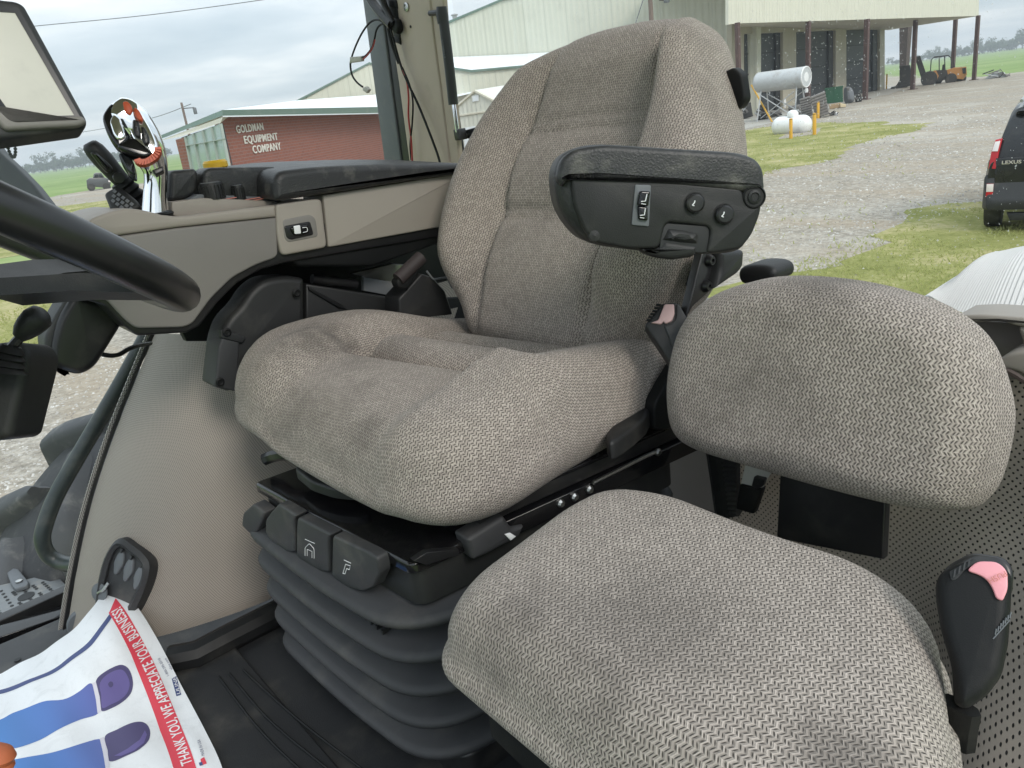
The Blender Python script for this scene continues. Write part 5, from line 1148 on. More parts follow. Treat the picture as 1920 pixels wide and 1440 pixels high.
wire([(659, 110), (657, 122), (660, 140), (669, 154), (680, 163)], 'dark_plastic', .0026)
plate('connector', 'white_connector', ws, rnd([W_(x, y) + A(0, .004, 0) for x, y in [(658, 107), (679, 105), (680, 115), (660, 118)]], .002), (0, -.009, 0), .002)
MB().tube([W_(658, 107), W_(658, 118)], .003, 8).build('connector_ring', 'steel', ws)
plate('plug', 'white_connector', ws, rnd([W_(x, y) + A(0, .003, 0) for x, y in [(682, 164), (687, 162), (693, 168), (689, 175), (681, 169)]], .0015), (0, -.008, 0), .002)
wire([(733, 56), (742, 90), (752, 124), (766, 158), (784, 196), (802, 240), (820, 288), (826, 310)], 'dark_plastic', .0030)
wire([(752, 124), (762, 150), (766, 180), (766, 220), (771, 262), (773, 300), (774, 320)], 'red_wire', .0024)
wire([(754, 126), (768, 160), (774, 190), (773, 230), (769, 270), (771, 300)], 'dark_plastic', .0022)
wire([(728, 54), (736, 86), (748, 118)], 'dark_plastic', .0045)
# glass panes
gl_ = thing('rear_window', 'clear rear cab window pane speckled with dried water spots', 'window pane', (.9, -1.24, .5))
GY = -1.235
MB().add([A(.16, GY, .47), A(1.66, GY, .45), A(1.66, GY, 1.5), A(.16, GY, 1.5)], [(0, 1, 2, 3)]).build('pane', 'cab_glass', gl_)
spm = MB(); rg = random.Random(3)
for k in range(1500):
    if k < 1080:
        x, y = rg.uniform(1385, 1700), rg.uniform(20, 330) if rg.random() < .8 else rg.uniform(0, 200)
    elif k < 1350: x, y = rg.uniform(1700, 1925), rg.uniform(0, 460)
    else: x, y = rg.uniform(850, 1300), rg.uniform(0, 280)
    c = PY(x, y, GY + .001); s_ = abs(rg.gauss(0, 1)) * .00034 + .00020; st_ = rg.uniform(.8, 1.8); an = rg.uniform(-.5, .5)
    spm.add([c + s_ * A(math.cos(a) * math.cos(an) - st_ * math.sin(a) * math.sin(an), 0, math.cos(a) * math.sin(an) + st_ * math.sin(a) * math.cos(an)) for a in np.linspace(0, 2 * math.pi, 7, endpoint=False)], [tuple(range(7))])
tag(spm.build('water_spots', 'spot', gl_), kind='stuff')
g2 = thing('side_window', 'clear right-hand cab window pane with faint scratches', 'window pane', (1.70, -.4, .5))
GX = 1.70
MB().add([A(GX, -1.10, .45), A(GX, .9, .45), A(GX, .9, 1.6), A(GX, -1.10, 1.6)], [(0, 1, 2, 3)]).build('pane', 'cab_glass', g2)
# ================================================================== OUTSIDE: ground
def flatpoly(name, m, pts, dz, jit=0., kind='structure', label=None, step=1.):
    q = [A(*p[:2]) for p in pts]; q = dense(q, step); rg = random.Random(len(q))
    out = []
    for p in q:
        d = np.linalg.norm(p); s_ = jit * (.15 + d / 40); n1 = noise.noise((p[0] * .35, p[1] * .35, 1.7)); n2 = noise.noise((p[0] * 1.6, p[1] * 1.6, 5.1))
        n3 = noise.noise((p[0] * .35, p[1] * .35, 9.7)); out.append((p[0] + s_ * (n1 + .5 * n2), p[1] + s_ * (n3 + .5 * n2), GZ + dz))
    bm = bmesh.new(); f = bm.faces.new([bm.verts.new(p) for p in out]); bmesh.ops.triangulate(bm, faces=[f]); me = bpy.data.meshes.new(name); bm.to_mesh(me); bm.free()
    if me.polygons and me.polygons[0].normal.z < 0: me.flip_normals()
    me.materials.append(MATS[m]); o = bpy.data.objects.new(name, me); COL.objects.link(o); return tag(o, label, None, None, kind)
S_ = 1350
gnd = MB().add([A(-S_, -S_, GZ), A(S_, -S_, GZ), A(S_, S_, GZ), A(-S_, S_, GZ)], [(0, 1, 2, 3)]).build('ground', 'field_green', None); structure(gnd)
lot = [G(-900, 900), G(-400, 720), G(0, 672), G(130, 640), G(240, 590), G(420, 520), G(700, 430), G(300, 372), G(90, 388), G(-200, 425), G(-200, 398), G(70, 374), G(170, 356), G(330, 336), G(600, 290), G(1000, 226), G(1320, 182), G(1640, 140), G(1760, 146), G(1840, 144), G(1980, 126), G(2300, 100), G(2600, 250), G(2600, 900)]
flatpoly('gravel_lot', 'gravel', [*lot, A(-3, -9), A(-3, 6), A(3, 3)], .004, .6, step=.8)
lawn1 = [G(1300, 262), G(1420, 240), G(1530, 230), G(1600, 228), G(1700, 233), G(1716, 241), G(1660, 262), G(1560, 295), G(1440, 328), G(1300, 360), G(1150, 380), G(1100, 300)]
lawn2 = [G(1320, 560), G(1400, 530), G(1480, 505), G(1560, 462), G(1640, 440), G(1720, 415), G(1800, 396), G(1870, 384), G(1960, 378), G(2200, 372), G(2300, 700), G(1700, 900), G(1300, 800)]
lawn3 = [G(-300, 640), G(-100, 600), G(0, 560), G(110, 530), G(220, 480), G(330, 470), G(300, 560), G(200, 600), G(130, 645), G(0, 668), G(-300, 740)]
lawn4 = [G(-200, 425), G(90, 390), G(200, 376), G(330, 372), G(420, 372), G(420, 430), G(230, 445), G(90, 470), G(-200, 520)]
lawn5 = [G(-120, 940), G(-20, 950), G(30, 962), G(20, 1010), G(-20, 1080), G(-200, 1100)]
for k, (l_, j) in enumerate(((lawn1, 1.2), (lawn2, 2.2), (lawn3, 1.0), (lawn4, 1.0), (lawn5, .8))): flatpoly('lawn', 'grass_lawn', l_, .008 + .004 * 0, j, step=.5)
def inside(p, poly):
    c = False; n = len(poly)
    for i in range(n):
        a, b = poly[i], poly[i - 1]
        if (a[1] > p[1]) != (b[1] > p[1]) and p[0] < (b[0] - a[0]) * (p[1] - a[1]) / (b[1] - a[1]) + a[0]: c = not c
    return c
rg = random.Random(5); gb = MB()
for poly, box, n, hs in ((lawn2, (1380, 380, 1930, 600), 7000, .06), (lawn1, (1340, 225, 1720, 335), 3000, .06), (lawn3, (-20, 540, 160, 670), 1500, .07), (lawn4, (80, 370, 240, 420), 400, .06)):
    for _ in range(n):
        x, y = rg.uniform(box[0], box[2]), rg.uniform(box[1], box[3]); p = G(x, y)
        if (not inside(p, poly) and rg.random() > .10) or noise.noise((p[0] * .8, p[1] * .8, 0)) + rg.uniform(-.25, .25) < -.1: continue
        d = np.linalg.norm(p); w_ = max(.008, d * .0009); h = hs * rg.uniform(.5, 1.3); a = rg.uniform(0, 6.3); t = A(math.cos(a), math.sin(a), 0) * w_; l_ = A(rg.uniform(-1, 1), rg.uniform(-1, 1), 0) * h * 1.1
        b = A(p[0], p[1], GZ + .006); gb.add([b - t, b + t, b + l_ + A(0, 0, h)], [(0, 1, 2)])
tag(gb.build('grass_tufts', 'grass_blade', None, smooth=False, recalc=False), 'short scruffy grass growing on the lawn patches', 'grass', kind='stuff')
# stones lying on the lot near the camera
stn = MB(); rg = random.Random(9)
for _ in range(7000):
    x, y = (rg.uniform(1390, 1925), rg.uniform(200, 520)) if rg.random() < .72 else (rg.uniform(-10, 270), rg.uniform(650, 960))
    p = G(x, y); d = np.linalg.norm(p)
    if any(inside(p, l_) for l_ in (lawn1, lawn2, lawn3)) and rg.random() < .93: continue
    s_ = (.008 + .0010 * d) * rg.uniform(.4, 1.2); a = rg.uniform(0, 6.3); c, s2 = math.cos(a) * s_, math.sin(a) * s_
    b = A(p[0], p[1], GZ + .003); stn.add([b + A(c, s2, 0), b + A(-s2, c, 0), b + A(-c, -s2, 0), b + A(s2, -c, 0), b + A(rg.uniform(-.3, .3) * s_, rg.uniform(-.3, .3) * s_, s_ * .8)], [(0, 1, 4), (1, 2, 4), (2, 3, 4), (3, 0, 4)])
N = NT('stone'); o = N.coord(); N.bs(Base_Color=N.ramp(N.noise(o, 3, 3), [(.35, (.22, .20, .175)), (.5, (.40, .385, .355)), (.65, (.58, .57, .54))]), Roughness=.95); MATS['stone'] = N.m
tag(stn.build('loose_stones', 'stone', None, smooth=False), 'loose pale stones scattered on the gravel lot', 'gravel', kind='stuff')

# ================================================================== OUTSIDE: buildings
def vplane(p0, p1):
    d = unit(A(p1[0] - p0[0], p1[1] - p0[1], 0)); n = A(-d[1], d[0], 0)
    if n @ (CAM - p0) < 0: n = -n
    return A(*p0), d, n
def onv(pl, off=0.): return lambda x, y, o=0.: PP(x, y, pl[0] + pl[2] * (off + o), pl[2])
def vslab(name, m, par, pl, pts, thick, off=0., bevel=.01, z0=None):
    f = onv(pl, off); q = [f(*p) for p in pts]
    if z0 is not None: q = [A(p[0], p[1], max(p[2], z0)) if True else p for p in q]
    o = MB().slab(q, -pl[2] * thick, bevel, 1)
    # uv along the wall and height
    o.uv = [((np.array(v) - pl[0]) @ pl[1], v[2] - GZ) for v in o.v]
    return o.build(name, m, par)
def D0(x, d): q = D(x, 300, d); return A(q[0], q[1], GZ)
# --- brick office
br = thing('brick_office', 'low red brick office with green fascia, glass front and white sign letters', 'building', D0(500, 40))
K = D0(419, 32); RQ = D0(760, 62); LQ = D0(340, 35.5)
plB = vplane(K, RQ); plG = vplane(LQ, K)
fB, fG = onv(plB), onv(plG)
def drop(p): return A(p[0], p[1], GZ)
def wallpoly(name, m, pl, pts, thick=.25):
    q = [onv(pl)(*p) for p in pts]; q = q + [drop(q[-1]), drop(q[0])]
    o = MB().slab(q, -pl[2] * thick, .005, 1); o.uv = [((np.array(v) - pl[0]) @ pl[1], v[2] - GZ) for v in o.v]; return o.build(name, m, br)
wallpoly('brick_wall', 'brick_wall', plB, [(412, 226), (437, 214), (640, 211), (760, 208)])
wallpoly('brick_pier', 'brick_wall', plG, [(329, 262), (344, 258)], .5)
gw = wallpoly('back_wall', 'door_dark', (plG[0] - plG[2] * .4, plG[1], plG[2]), [(340, 258), (414, 232)], .1)
xs = [344, 360, 379, 397, 416]
tops = lambda x: 257 + (232 - 257) * (x - 344) / 70
trs = lambda x: 273 + (261 - 273) * (x - 344) / 70
lean = lambda x, y: x + (y - 250) * .20
for i in range(4):
    a, b = xs[i], xs[i + 1]
    for (f0, f1) in ((tops, trs), (trs, None)):
        ya0, yb0 = f0(a) + .7, f0(b) + .7; ya1, yb1 = (f1(a) - .5, f1(b) - .5) if f1 else (330, 330)
        q = [(lean(a + 1, ya0), ya0), (lean(b - 1, yb0), yb0), (lean(b - 1, yb1), yb1), (lean(a + 1, ya1), ya1)]
        vslab('window_pane', 'building_glass', br, plG, q, .02, -.06, .002)
for x in xs[:-1] + [415]:
    vslab('mullion', 'mullion', br, plG, [(lean(x - .9, tops(x)), tops(x)), (lean(x + .9, tops(x)), tops(x)), (lean(x + .9, 330), 330), (lean(x - .9, 330), 330)], .1, .02, .002)
vslab('transom', 'mullion', br, plG, [(lean(344, 272), trs(344) - .8), (lean(416, 261), trs(416) - .8), (lean(416, 261), trs(416) + .9), (lean(344, 272), trs(344) + .9)], .1, .03, .002)
KT = D(417, 206, 31); KB = D(417, 217, 31); RT_, RB = D(780, 199, 62), D(780, 210.5, 62); LT, LB = D(296, 256, 38), D(297, 262, 38)
mb = MB(); bk_ = lambda p: p + A(*(unit(p - CAM) * 1.0)[:2], 0)
mb.add([KT, KB, RB, RT_], [(0, 1, 2, 3)]); mb.add([KT, KB, LB, LT], [(0, 1, 2, 3)]); mb.build('fascia', 'fascia_green', br, smooth=False)
dn = A(0, 0, -.05)
MB().add([KB, RB, RB + dn * 1.2, KB + dn], [(0, 1, 2, 3)]).build('drip_edge', 'white_roof', br, smooth=False)
sf = [LB + dn, KB + dn, RB + dn, fB(760, 206), fB(437, 212), fG(414, 230), fG(340, 256)]
MB().add(sf, [(0, 1, 5, 6), (1, 2, 3, 4), (1, 4, 5)]).build('soffit', 'soffit', br, smooth=False)
MB().add([LT, KT, RT_, D(780, 172, 90), D(560, 188, 62), D(400, 215, 46)], [(0, 1, 4, 5), (1, 2, 3, 4)]).build('roof', 'white_roof', br, smooth=False)
sg = thing('wall_sign', 'white raised sign letters on the red brick office wall', 'sign', fB(480, 260))
for wd, a, b, hp in (('GOLDMAN', (443.5, 250.0), (494.5, 243.5), 14), ('EQUIPMENT', (458, 269.5), (521.5, 261.8), 14), ('COMPANY', (474.5, 288), (527.5, 279.8), 14)):
    pa, pb = fB(*a, .02), fB(*b, .02); up = fB(a[0] - 1.5, a[1] - hp, .02) - pa; ex = unit(pb - pa); h_ = np.linalg.norm(up) / .70
    full = text_mesh(wd, 1, .02)[0]; w_ = max(p[0] for p in full); sx = np.linalg.norm(pb - pa) / (w_ * h_); x = 0.
    widths = []
    for i in range(len(wd)): widths.append(max(p[0] for p in text_mesh(wd[:i + 1], 1, .02)[0]))
    for i, ch2 in enumerate(wd):
        gl0 = text_mesh(ch2, 1, .02)[0]; lw = max(p[0] for p in gl0); x0 = widths[i] - lw
        lettering('letter', 'letter_white', sg, ch2, pa + ex * x0 * h_ * sx, ex, Z_, h_, .012 * h_, sx * .93, lift=plB[2], thick=.03)
# --- large steel buildings behind
def bld(name, label, d, poly, m, xr=None):
    p0 = D0(poly[0][0], d[0]); p1 = D0(poly[1][0] if xr is None else xr, d[1]); return thing(name, label, 'building', (p0 + p1) / 2), vplane(p0, p1)
sa, plA = bld('steel_barn', 'cream steel barn gable rising behind the brick office', (80, 84), [(553, 0), (850, 0)], None)
vslab('gable_wall', 'siding_cream', sa, plA, [(548, 330), (550, 193), (692, 120), (850, 150), (850, 330)], 1.)
vslab('rake_trim', 'fascia_green', sa, plA, [(546, 193), (692, 116.5), (850, 146), (850, 150), (692, 120), (552, 194.5)], .5, .15)
sb, plC = bld('steel_warehouse', 'tall pale steel warehouse with green roof trim behind the driver seat', (82, 66), [(838, 0), (1390, 0)], None)
vslab('front_wall', 'siding_cream', sb, plC, [(836, 330), (838, 43), (940, 1), (975, -6), (1420, -60), (1420, 330)], 1.)
vslab('rake_trim', 'fascia_green', sb, plC, [(834, 42), (940, -2.5), (975, -10), (975, -6), (940, 1.5), (840, 44)], .5, .15)
MB().lathe(onv(plC, -.5)(853, 36), Z_, [(.22, 0), (.22, .3), (.34, .32), (.34, .42), (.1, .5), (0, .5)], 12).build('roof_vent', 'steel', sb)
sc2, plD = bld('lean_to', 'low cream lean-to with white roof and green eave in front of the warehouse', (66, 64), [(800, 0), (1060, 0)], None)
vslab('lean_wall', 'siding_cream', sc2, plD, [(800, 122), (884, 134), (1060, 118), (1060, 330), (800, 330)], .5)
vslab('eave_trim', 'fascia_green', sc2, plD, [(800, 119), (884, 131.5), (1060, 115), (1060, 119), (884, 135.5), (800, 123)], .4, .2)
fD = onv(plD, .2); fC = onv(plC, .1)
MB().add([fD(800, 119), fD(884, 131), fD(1060, 115), fC(1060, 96), fC(960, 102), fC(820, 108)], [(0, 1, 4, 5), (1, 2, 3, 4)]).build('lean_roof', 'white_roof', sc2, smooth=False)
sd_, plE = bld('small_shed', 'small pale gabled shed with ribbed roof and vent behind the gas strut', (50, 47), [(840, 0), (960, 0)], None)
vslab('gable_wall', 'siding_pale', sd_, plE, [(846, 340), (850, 204), (889, 172), (946, 200), (950, 340)], .4)
vslab('gable_trim', 'cream_trim', sd_, plE, [(846, 204), (889, 168.5), (948, 199), (946, 202), (889, 172.5), (850, 206)], .2, .12)
vslab('vent', 'white_roof', sd_, plE, [(885, 180), (897, 178), (897, 189), (886, 191)], .05, .06, .005)
vslab('header_trim', 'cream_trim', sd_, plE, [(852, 216), (942, 203), (942, 206), (852, 219.5)], .1, .08, .01)
vslab('door_panel', 'white_roof', sd_, plE, [(870, 240), (890, 236), (892, 330), (872, 330)], .05, .06, .005)
fE = onv(plE, .1); 
o = MB().add([fE(889, 169), fE(946, 199), D(1080, 176, 58), D(1010, 150, 60)], [(0, 1, 2, 3)], [(0, 0), (0, 3), (14, 3), (14, 0)]).build('shed_roof', 'roof_ribs', sd_, smooth=False)
MB().add([D(852, 182, 60), D(884, 175, 60), D(884, 168, 68), D(852, 174, 68)], [(0, 1, 2, 3)]).build('rear_roof', 'white_roof', sd_, smooth=False)
# --- workshop with open canopy
ws_ = thing('workshop', 'long tan workshop with three dark roller doors under a cream canopy', 'building', G(1520, 200))
W0, W1 = G(1385, 221), G(1657, 168); plW = vplane(W0, W1)
def gbase(pl, x):
    lo, hi = 40., 400.
    f = onv(pl)
    for _ in range(40):
        m = (lo + hi) / 2
        if f(x, m)[2] > GZ: lo = m
        else: hi = m
    return m
def wsl(name, m, pts, thick, off=0.): return vslab(name, m, ws_, plW, pts, thick, off, .01)
by = lambda x: gbase(plW, x)
for a, b in ((1372, 1395), (1468, 1493), (1567, 1587), (1650, 1659)): wsl('wall_pier', 'siding_tan', [(a, 40), (b, 40), (b, by(b)), (a, by(a))], .4)
wsl('wall_header', 'siding_tan', [(1372, -10), (1659, -10), (1659, 53), (1372, 64)], .38, -.004)
for a, b, y0 in ((1395, 1468, 62), (1493, 1567, 58), (1587, 1650, 54)):
    d_ = wsl('roller_door', 'door_dark', [(a - 4, y0 - 12), (b + 2, y0 - 12), (b + 2, by(b)), (a - 4, by(a))], .1, -.42)
    n_ = 4
    for k in range(1, n_):
        ya = y0 + (by(a) - y0) * k / n_; yb = y0 + (by(b) - y0) * k / n_
        vslab('panel_joint', 'door_black', d_, plW, [(a, ya - .8), (b, yb - 1.2), (b, yb + .8), (a, ya + 1.2)], .1, -.36, .005)
    wsl('door_track', 'door_black', [(b - 13, y0 - 2), (b - 5, y0 - 2), (b - 5, by(b)), (b - 13, by(b))], .2, -.22)
F0, F1 = G(1623, 186), G(1828, 149.5); plF = vplane(F0, F1)
cn = vslab('canopy_fascia', 'siding_canopy', ws_, plF, [(1366, -80), (1838, -80), (1835, 30), (1384, 44), (1366, 46)], .25)
fF, fW = onv(plF), onv(plW)
MB().add([fF(1384, 44), fF(1835, 30), fF(1835, 30) - plF[2] * 9, fW(1384, 50)], [(0, 1, 2, 3)]).build('canopy_ceiling', 'soffit', ws_, smooth=False)
MB().add([fF(1366, -80), fF(1838, -80), fF(1838, -80) - plF[2] * 12, fF(1366, -80) - plF[2] * 12], [(0, 1, 2, 3)]).build('canopy_roof', 'white_roof', ws_, smooth=False)
# canopy posts: one steel post, copied
def post_at(x, y, w_, ytop, name='canopy_post', lab='', m='rust_steel', grp='steel posts carrying the workshop canopy', tap=1.):
    b = G(x, y); dz = (b - CAM) @ VW; r_ = w_ / 2 * dz / F_PX; n = unit(A(CAM[0] - b[0], CAM[1] - b[1], 0)); top = PP(x + (y - ytop) * .06, ytop, b, n)
    h = top[2] - GZ; t = thing(name, lab, 'post', b, grp)
    MB().rings([[b + A(sx * r_ * k, sy * r_ * k, z) for sx, sy in ((-1, -1), (1, -1), (1, 1), (-1, 1))] for z, k in ((0, 1), (h, tap))]).build('shaft', m, t)
    MB().abox(b + A(-r_ * 2, -r_ * 2, 0), b + A(r_ * 2, r_ * 2, .06)).build('base_plate', m, t)
    return t
for x, y, yt, w_, lab in ((1387, 234, 40, 7, 'rusty steel canopy post nearest the driver seat'), (1515, 205, 38, 7, 'rusty steel canopy post beside the silver fuel tank'), (1622, 187, 35, 7.5, 'rusty steel canopy post between the second and third roller doors'),
                        (1711, 168, 32, 6.5, 'rusty steel canopy post left of the yellow machine'), (1785, 152, 30, 6, 'rusty steel canopy post in front of the yellow machine'), (1826, 150, 29, 6, 'rusty steel canopy post at the far right canopy corner')):
    post_at(x, y, w_, yt, lab=lab)
post_at(1694, 160, 10, 34, 'truss_column', 'wide brown tapered column at the back of the canopy', 'truss_brown', None, 1.7)
ap_ = flatpoly('apron', 'concrete', [G(1372, 248), G(1460, 226), G(1660, 178), G(1700, 168), G(1655, 160), G(1372, 225)], .012, .3)

# ================================================================== OUTSIDE: yard things
tk = thing('fuel_tank', 'silver horizontal fuel tank raised on thin steel legs', 'tank', G(1465, 225))
p1, p2 = D(1422, 155, 53), D(1512, 144.5, 50.5); p2 = A(p2[0], p2[1], p1[2]); ax_ = unit(p2 - p1); L = np.linalg.norm(p2 - p1); r_ = .64
MB().lathe(p1, ax_, [(0, -.25), (r_ * .5, -.2), (r_ * .85, -.1), (r_, 0.03), (r_, L)], 28).build('tank_shell', 'tank_silver', tk)
MB().lathe(p1 + ax_ * L, ax_, [(r_ * 1.01, -.06), (r_ * 1.03, -.02), (r_ * 1.01, .02), (r_ * .93, .03), (r_ * .9, -.02), (r_ * .45, .0), (0, .01)], 28).build('tank_end', 'tank_white', tk)
sdv = A(-ax_[1], ax_[0], 0)
for t_ in (.12, .86):
    for s_ in (-1, 1):
        top = p1 + ax_ * L * t_ + sdv * s_ * .35 - A(0, 0, .5); ft = p1 + ax_ * L * (t_ + (-.03 if t_ < .5 else .03)) + sdv * s_ * .75; ft = A(ft[0], ft[1], GZ)
        MB().tube([top, ft], .05, 6).build('leg', 'tank_silver', tk)
for s_ in (-1, 1):
    a = p1 + ax_ * L * .12 + sdv * s_ * .45; b = p1 + ax_ * L * .86 + sdv * s_ * .7
    MB().tube([A(a[0], a[1], p1[2] - .8), A(b[0], b[1], GZ + .15)], .035, 6).build('brace', 'tank_silver', tk); MB().tube([A(b[0], b[1], p1[2] - .8), A(a[0], a[1], GZ + .2)], .03, 6).build('brace', 'tank_silver', tk)
MB().tube([D(1409, 160, 57), G(1448, 229)], .055, 8).build('delivery_pipe', 'bollard_yellow', tk)
MB().lathe(p2 - A(0, 0, .95), Z_, [(.1, 0), (.12, .1), (.1, .25), (0, .26)], 10).build('valve', 'tank_white', tk)
pr_ = thing('propane_tank', 'white horizontal propane tank with domed lid between yellow bollards', 'tank', G(1483, 256))
p1, p2 = D(1463, 240, 39.5), D(1506, 231, 38.6); zc = (p1[2] + p2[2]) / 2; p1[2] = p2[2] = zc; ax_ = unit(p2 - p1); L = np.linalg.norm(p2 - p1); r_ = .47
cp = [(r_ * math.sin(t), -r_ * .85 * math.cos(t)) for t in np.linspace(0, math.pi / 2, 7)]
MB().lathe(p1, ax_, cp + [(r_, L)] + [(r, L - h) for r, h in cp[::-1]], 28).build('tank_shell', 'tank_white', pr_)
c = p1 + ax_ * L * .55 + A(0, 0, r_ - .05); MB().lathe(c, Z_, [(.27, 0), (.27, .16), (.20, .26), (.10, .31), (0, .32)], 20).build('lid', 'tank_white', pr_)
for t_ in (.05, .95):
    b = p1 + ax_ * L * t_; MB().abox((b[0] - .12, b[1] - .25, GZ), (b[0] + .12, b[1] + .25, zc - r_ + .1)).build('foot', 'tank_silver', pr_)
flatpoly('bare_soil', 'gravel', [G(1455, 262), G(1470, 252), G(1540, 240), G(1530, 252)], .012, .2)
def bollard(x, y, ytop, lab):
    b = G(x, y); n = unit(A(CAM[0] - b[0], CAM[1] - b[1], 0)); h = PP(x, ytop, b, n)[2] - GZ; return b, h, lab
bl0 = None
for x, y, yt, lab in ((1483, 260, 222, 'yellow bollard standing in front of the white propane tank'), (1527, 253, 212, 'yellow bollard at the right end of the propane tank'), (1534, 222, 191, 'tall yellow bollard behind the propane tank by the pallets'),
                      (1508, 218, 197, 'short yellow bollard behind the propane tank, left of the tall one'), (1580, 178, 149, 'yellow bollard left of the pair at the third door'), (1596, 176, 147, 'yellow bollard beside the grey sack at the third door'),
                      (1501, 192, 160, 'yellow bollard under the end of the silver tank'), (1662, 167, 139, 'yellow bollard at the right corner of the workshop')):
    b, h, lab = bollard(x, y, yt, lab)
    if bl0 is None:
        t = thing('bollard', lab, 'bollard', b, 'yellow steel bollards in the yard'); MB().lathe(b, Z_, [(.075, 0), (.075, h - .03), (.06, h), (0, h + .005)], 14).build('pipe', 'bollard_yellow', t)
        MB().lathe(b + A(0, 0, h - .05), Z_, [(.078, 0), (.078, .02)], 14).build('rim_band', 'machine_dark', t); bl0 = (t, h)
    else: copy_tree(bl0[0], loc=b, label=lab, scale=(1.1, 1.1, h / bl0[1]))
def vbox(name, label, cat, m, pts, thick, bevel=.04, ybase=None):
    """solid yard object whose camera-facing side stands on the ground"""
    xb, yb = max(pts, key=lambda p: p[1]) if ybase is None else ybase; b = G(xb, yb); n = unit(A(CAM[0] - b[0], CAM[1] - b[1], 0)); t = thing(name, label, cat, b)
    f = lambda x, y, o=0.: PP(x, y, b + n * o, n); MB().slab([f(*p) for p in pts], -n * thick, bevel, 1).build('body', m, t); return t, f, n
t, f, n = vbox('waste_bin', 'dark green metal bin near the third workshop door', 'bin', 'bin_green', [(1547, 168), (1580, 163), (1581, 191), (1549, 195)], 1.3)
for x in (1552, 1563, 1574): MB().slab([f(x, 167, .02), f(x + 1.6, 167, .02), f(x + 1.6, 193, .02), f(x, 193, .02)], -n * .05, .005, 1).build('rib', 'bin_green', t)
MB().slab([f(1546, 166, .05), f(1581, 161, .05), f(1581, 164, .05), f(1546, 169, .05)], -n * 1.4, .01, 1).build('lid', 'bin_green', t)
t, f, n = vbox('tarp_heap', 'grey bulging sack beside the green bin', 'sack', 'bar_grey', spline([A(1582, 168), A(1590, 163), A(1598, 167), A(1602, 180), A(1600, 191), A(1584, 193)], 3, True), 1.2, .3)
MB().slab([f(1586, 164, .05), f(1594, 163, .05), f(1592, 170, .05), f(1588, 170, .05)], -n * .3, .05, 1).build('tied_neck', 'scrap', t)
for i, (pts, lab) in enumerate((([(1520, 182), (1546, 171), (1554, 214), (1530, 222)], 'tall leaning stack of grey wooden pallets behind the propane tank'), ([(1500, 186), (1518, 180), (1524, 216), (1504, 222)], 'dark pallet pile leaning under the silver tank'))):
    t, f, n = vbox('pallet_stack', lab, 'pallets', 'scrap' if i else 'old_wood', pts, .9, .02)
    for k in range(8):
        a, b2, c2, d2 = [np.array(p, float) for p in pts]; t0, t1 = (k + .15) / 8, (k + .75) / 8
        MB().slab([f(*(a + (d2 - a) * t0 - A(1, 0)), .06), f(*(b2 + (c2 - b2) * t0 + A(1, 0)), .06), f(*(b2 + (c2 - b2) * t1 + A(1, 0)), .06), f(*(a + (d2 - a) * t1 - A(1, 0)), .06)], -n * .9, .01, 1).build('board', 'old_wood', t)
t, f, n = vbox('lumber', 'short pile of pale timber lying right of the pallets', 'timber', 'wood', [(1554, 197), (1577, 193), (1578, 201), (1556, 205)], .9, .02)
MB().slab([f(1575, 194, .1), f(1586, 195.5, .1), f(1586, 201, .1), f(1576, 201.5, .1)], -n * .5, .02, 1).build('sawn_end', 'wood_pale', t)
sc3, f, n = vbox('poly_tank', 'dirty white plastic drum under the raised fuel tank', 'drum', 'tank_white', spline([A(1455, 186), A(1466, 182), A(1473, 186), A(1474, 201), A(1466, 205), A(1456, 203)], 3, True), .8, .2)
MB().slab([f(1462, 181, .02), f(1468, 181, .02), f(1468, 183, .02), f(1462, 183, .02)], -n * .3, .02, 1).build('cap', 'scrap', sc3)
for pts, m, lab in (([(1418, 208), (1428, 194), (1440, 200), (1442, 222), (1420, 226)], 'machine_dark', 'dark machine part standing under the left end of the silver tank'), ([(1436, 214), (1462, 206), (1466, 216), (1438, 222)], 'scrap', 'rusty brown scrap heap on the ground under the silver tank'),
                    ([(1478, 200), (1500, 196), (1502, 214), (1480, 218)], 'scrap', 'grey scrap heap right of the white drum'), ([(1602, 178), (1614, 176), (1616, 190), (1604, 192)], 'machine_dark', 'dark clutter pile right of the grey sack'),
                    ([(1390, 196), (1408, 192), (1412, 218), (1392, 224)], 'machine_dark', 'dark equipment pile by the first roller door'), ([(1550, 213), (1566, 210), (1572, 213), (1560, 217)], 'tank_white', 'flat white scrap sheet lying on the gravel'),
                    ([(1845, 149), (1858, 139), (1870, 134), (1884, 136), (1888, 145)], 'tank_silver', 'low silver heap at the edge of the green field')):
    t, f, n = vbox('scrap_pile', lab, 'scrap', m, [A(*p) for p in pts], .7, .08); rg = random.Random(len(lab))
    cx = sum(p[0] for p in pts) / len(pts); cy = sum(p[1] for p in pts) / len(pts); sp_ = max(p[0] for p in pts) - min(p[0] for p in pts)
    for k in range(9):
        x, y = cx + rg.uniform(-.4, .4) * sp_, cy + rg.uniform(-.25, .2) * sp_ * .7; a = rg.uniform(-1, 1); l_ = sp_ * rg.uniform(.12, .3)
        MB().slab([f(x - l_ * math.cos(a), y - l_ * math.sin(a), .15), f(x + l_ * math.cos(a), y + l_ * math.sin(a), .2), f(x + l_ * math.cos(a), y + l_ * math.sin(a) + 2.2, .2), f(x - l_ * math.cos(a), y - l_ * math.sin(a) + 2.2, .15)], -n * .3, .01, 1).build('scrap_piece', ('old_wood', 'tank_silver', 'machine_dark', 'scrap')[k % 4], t)
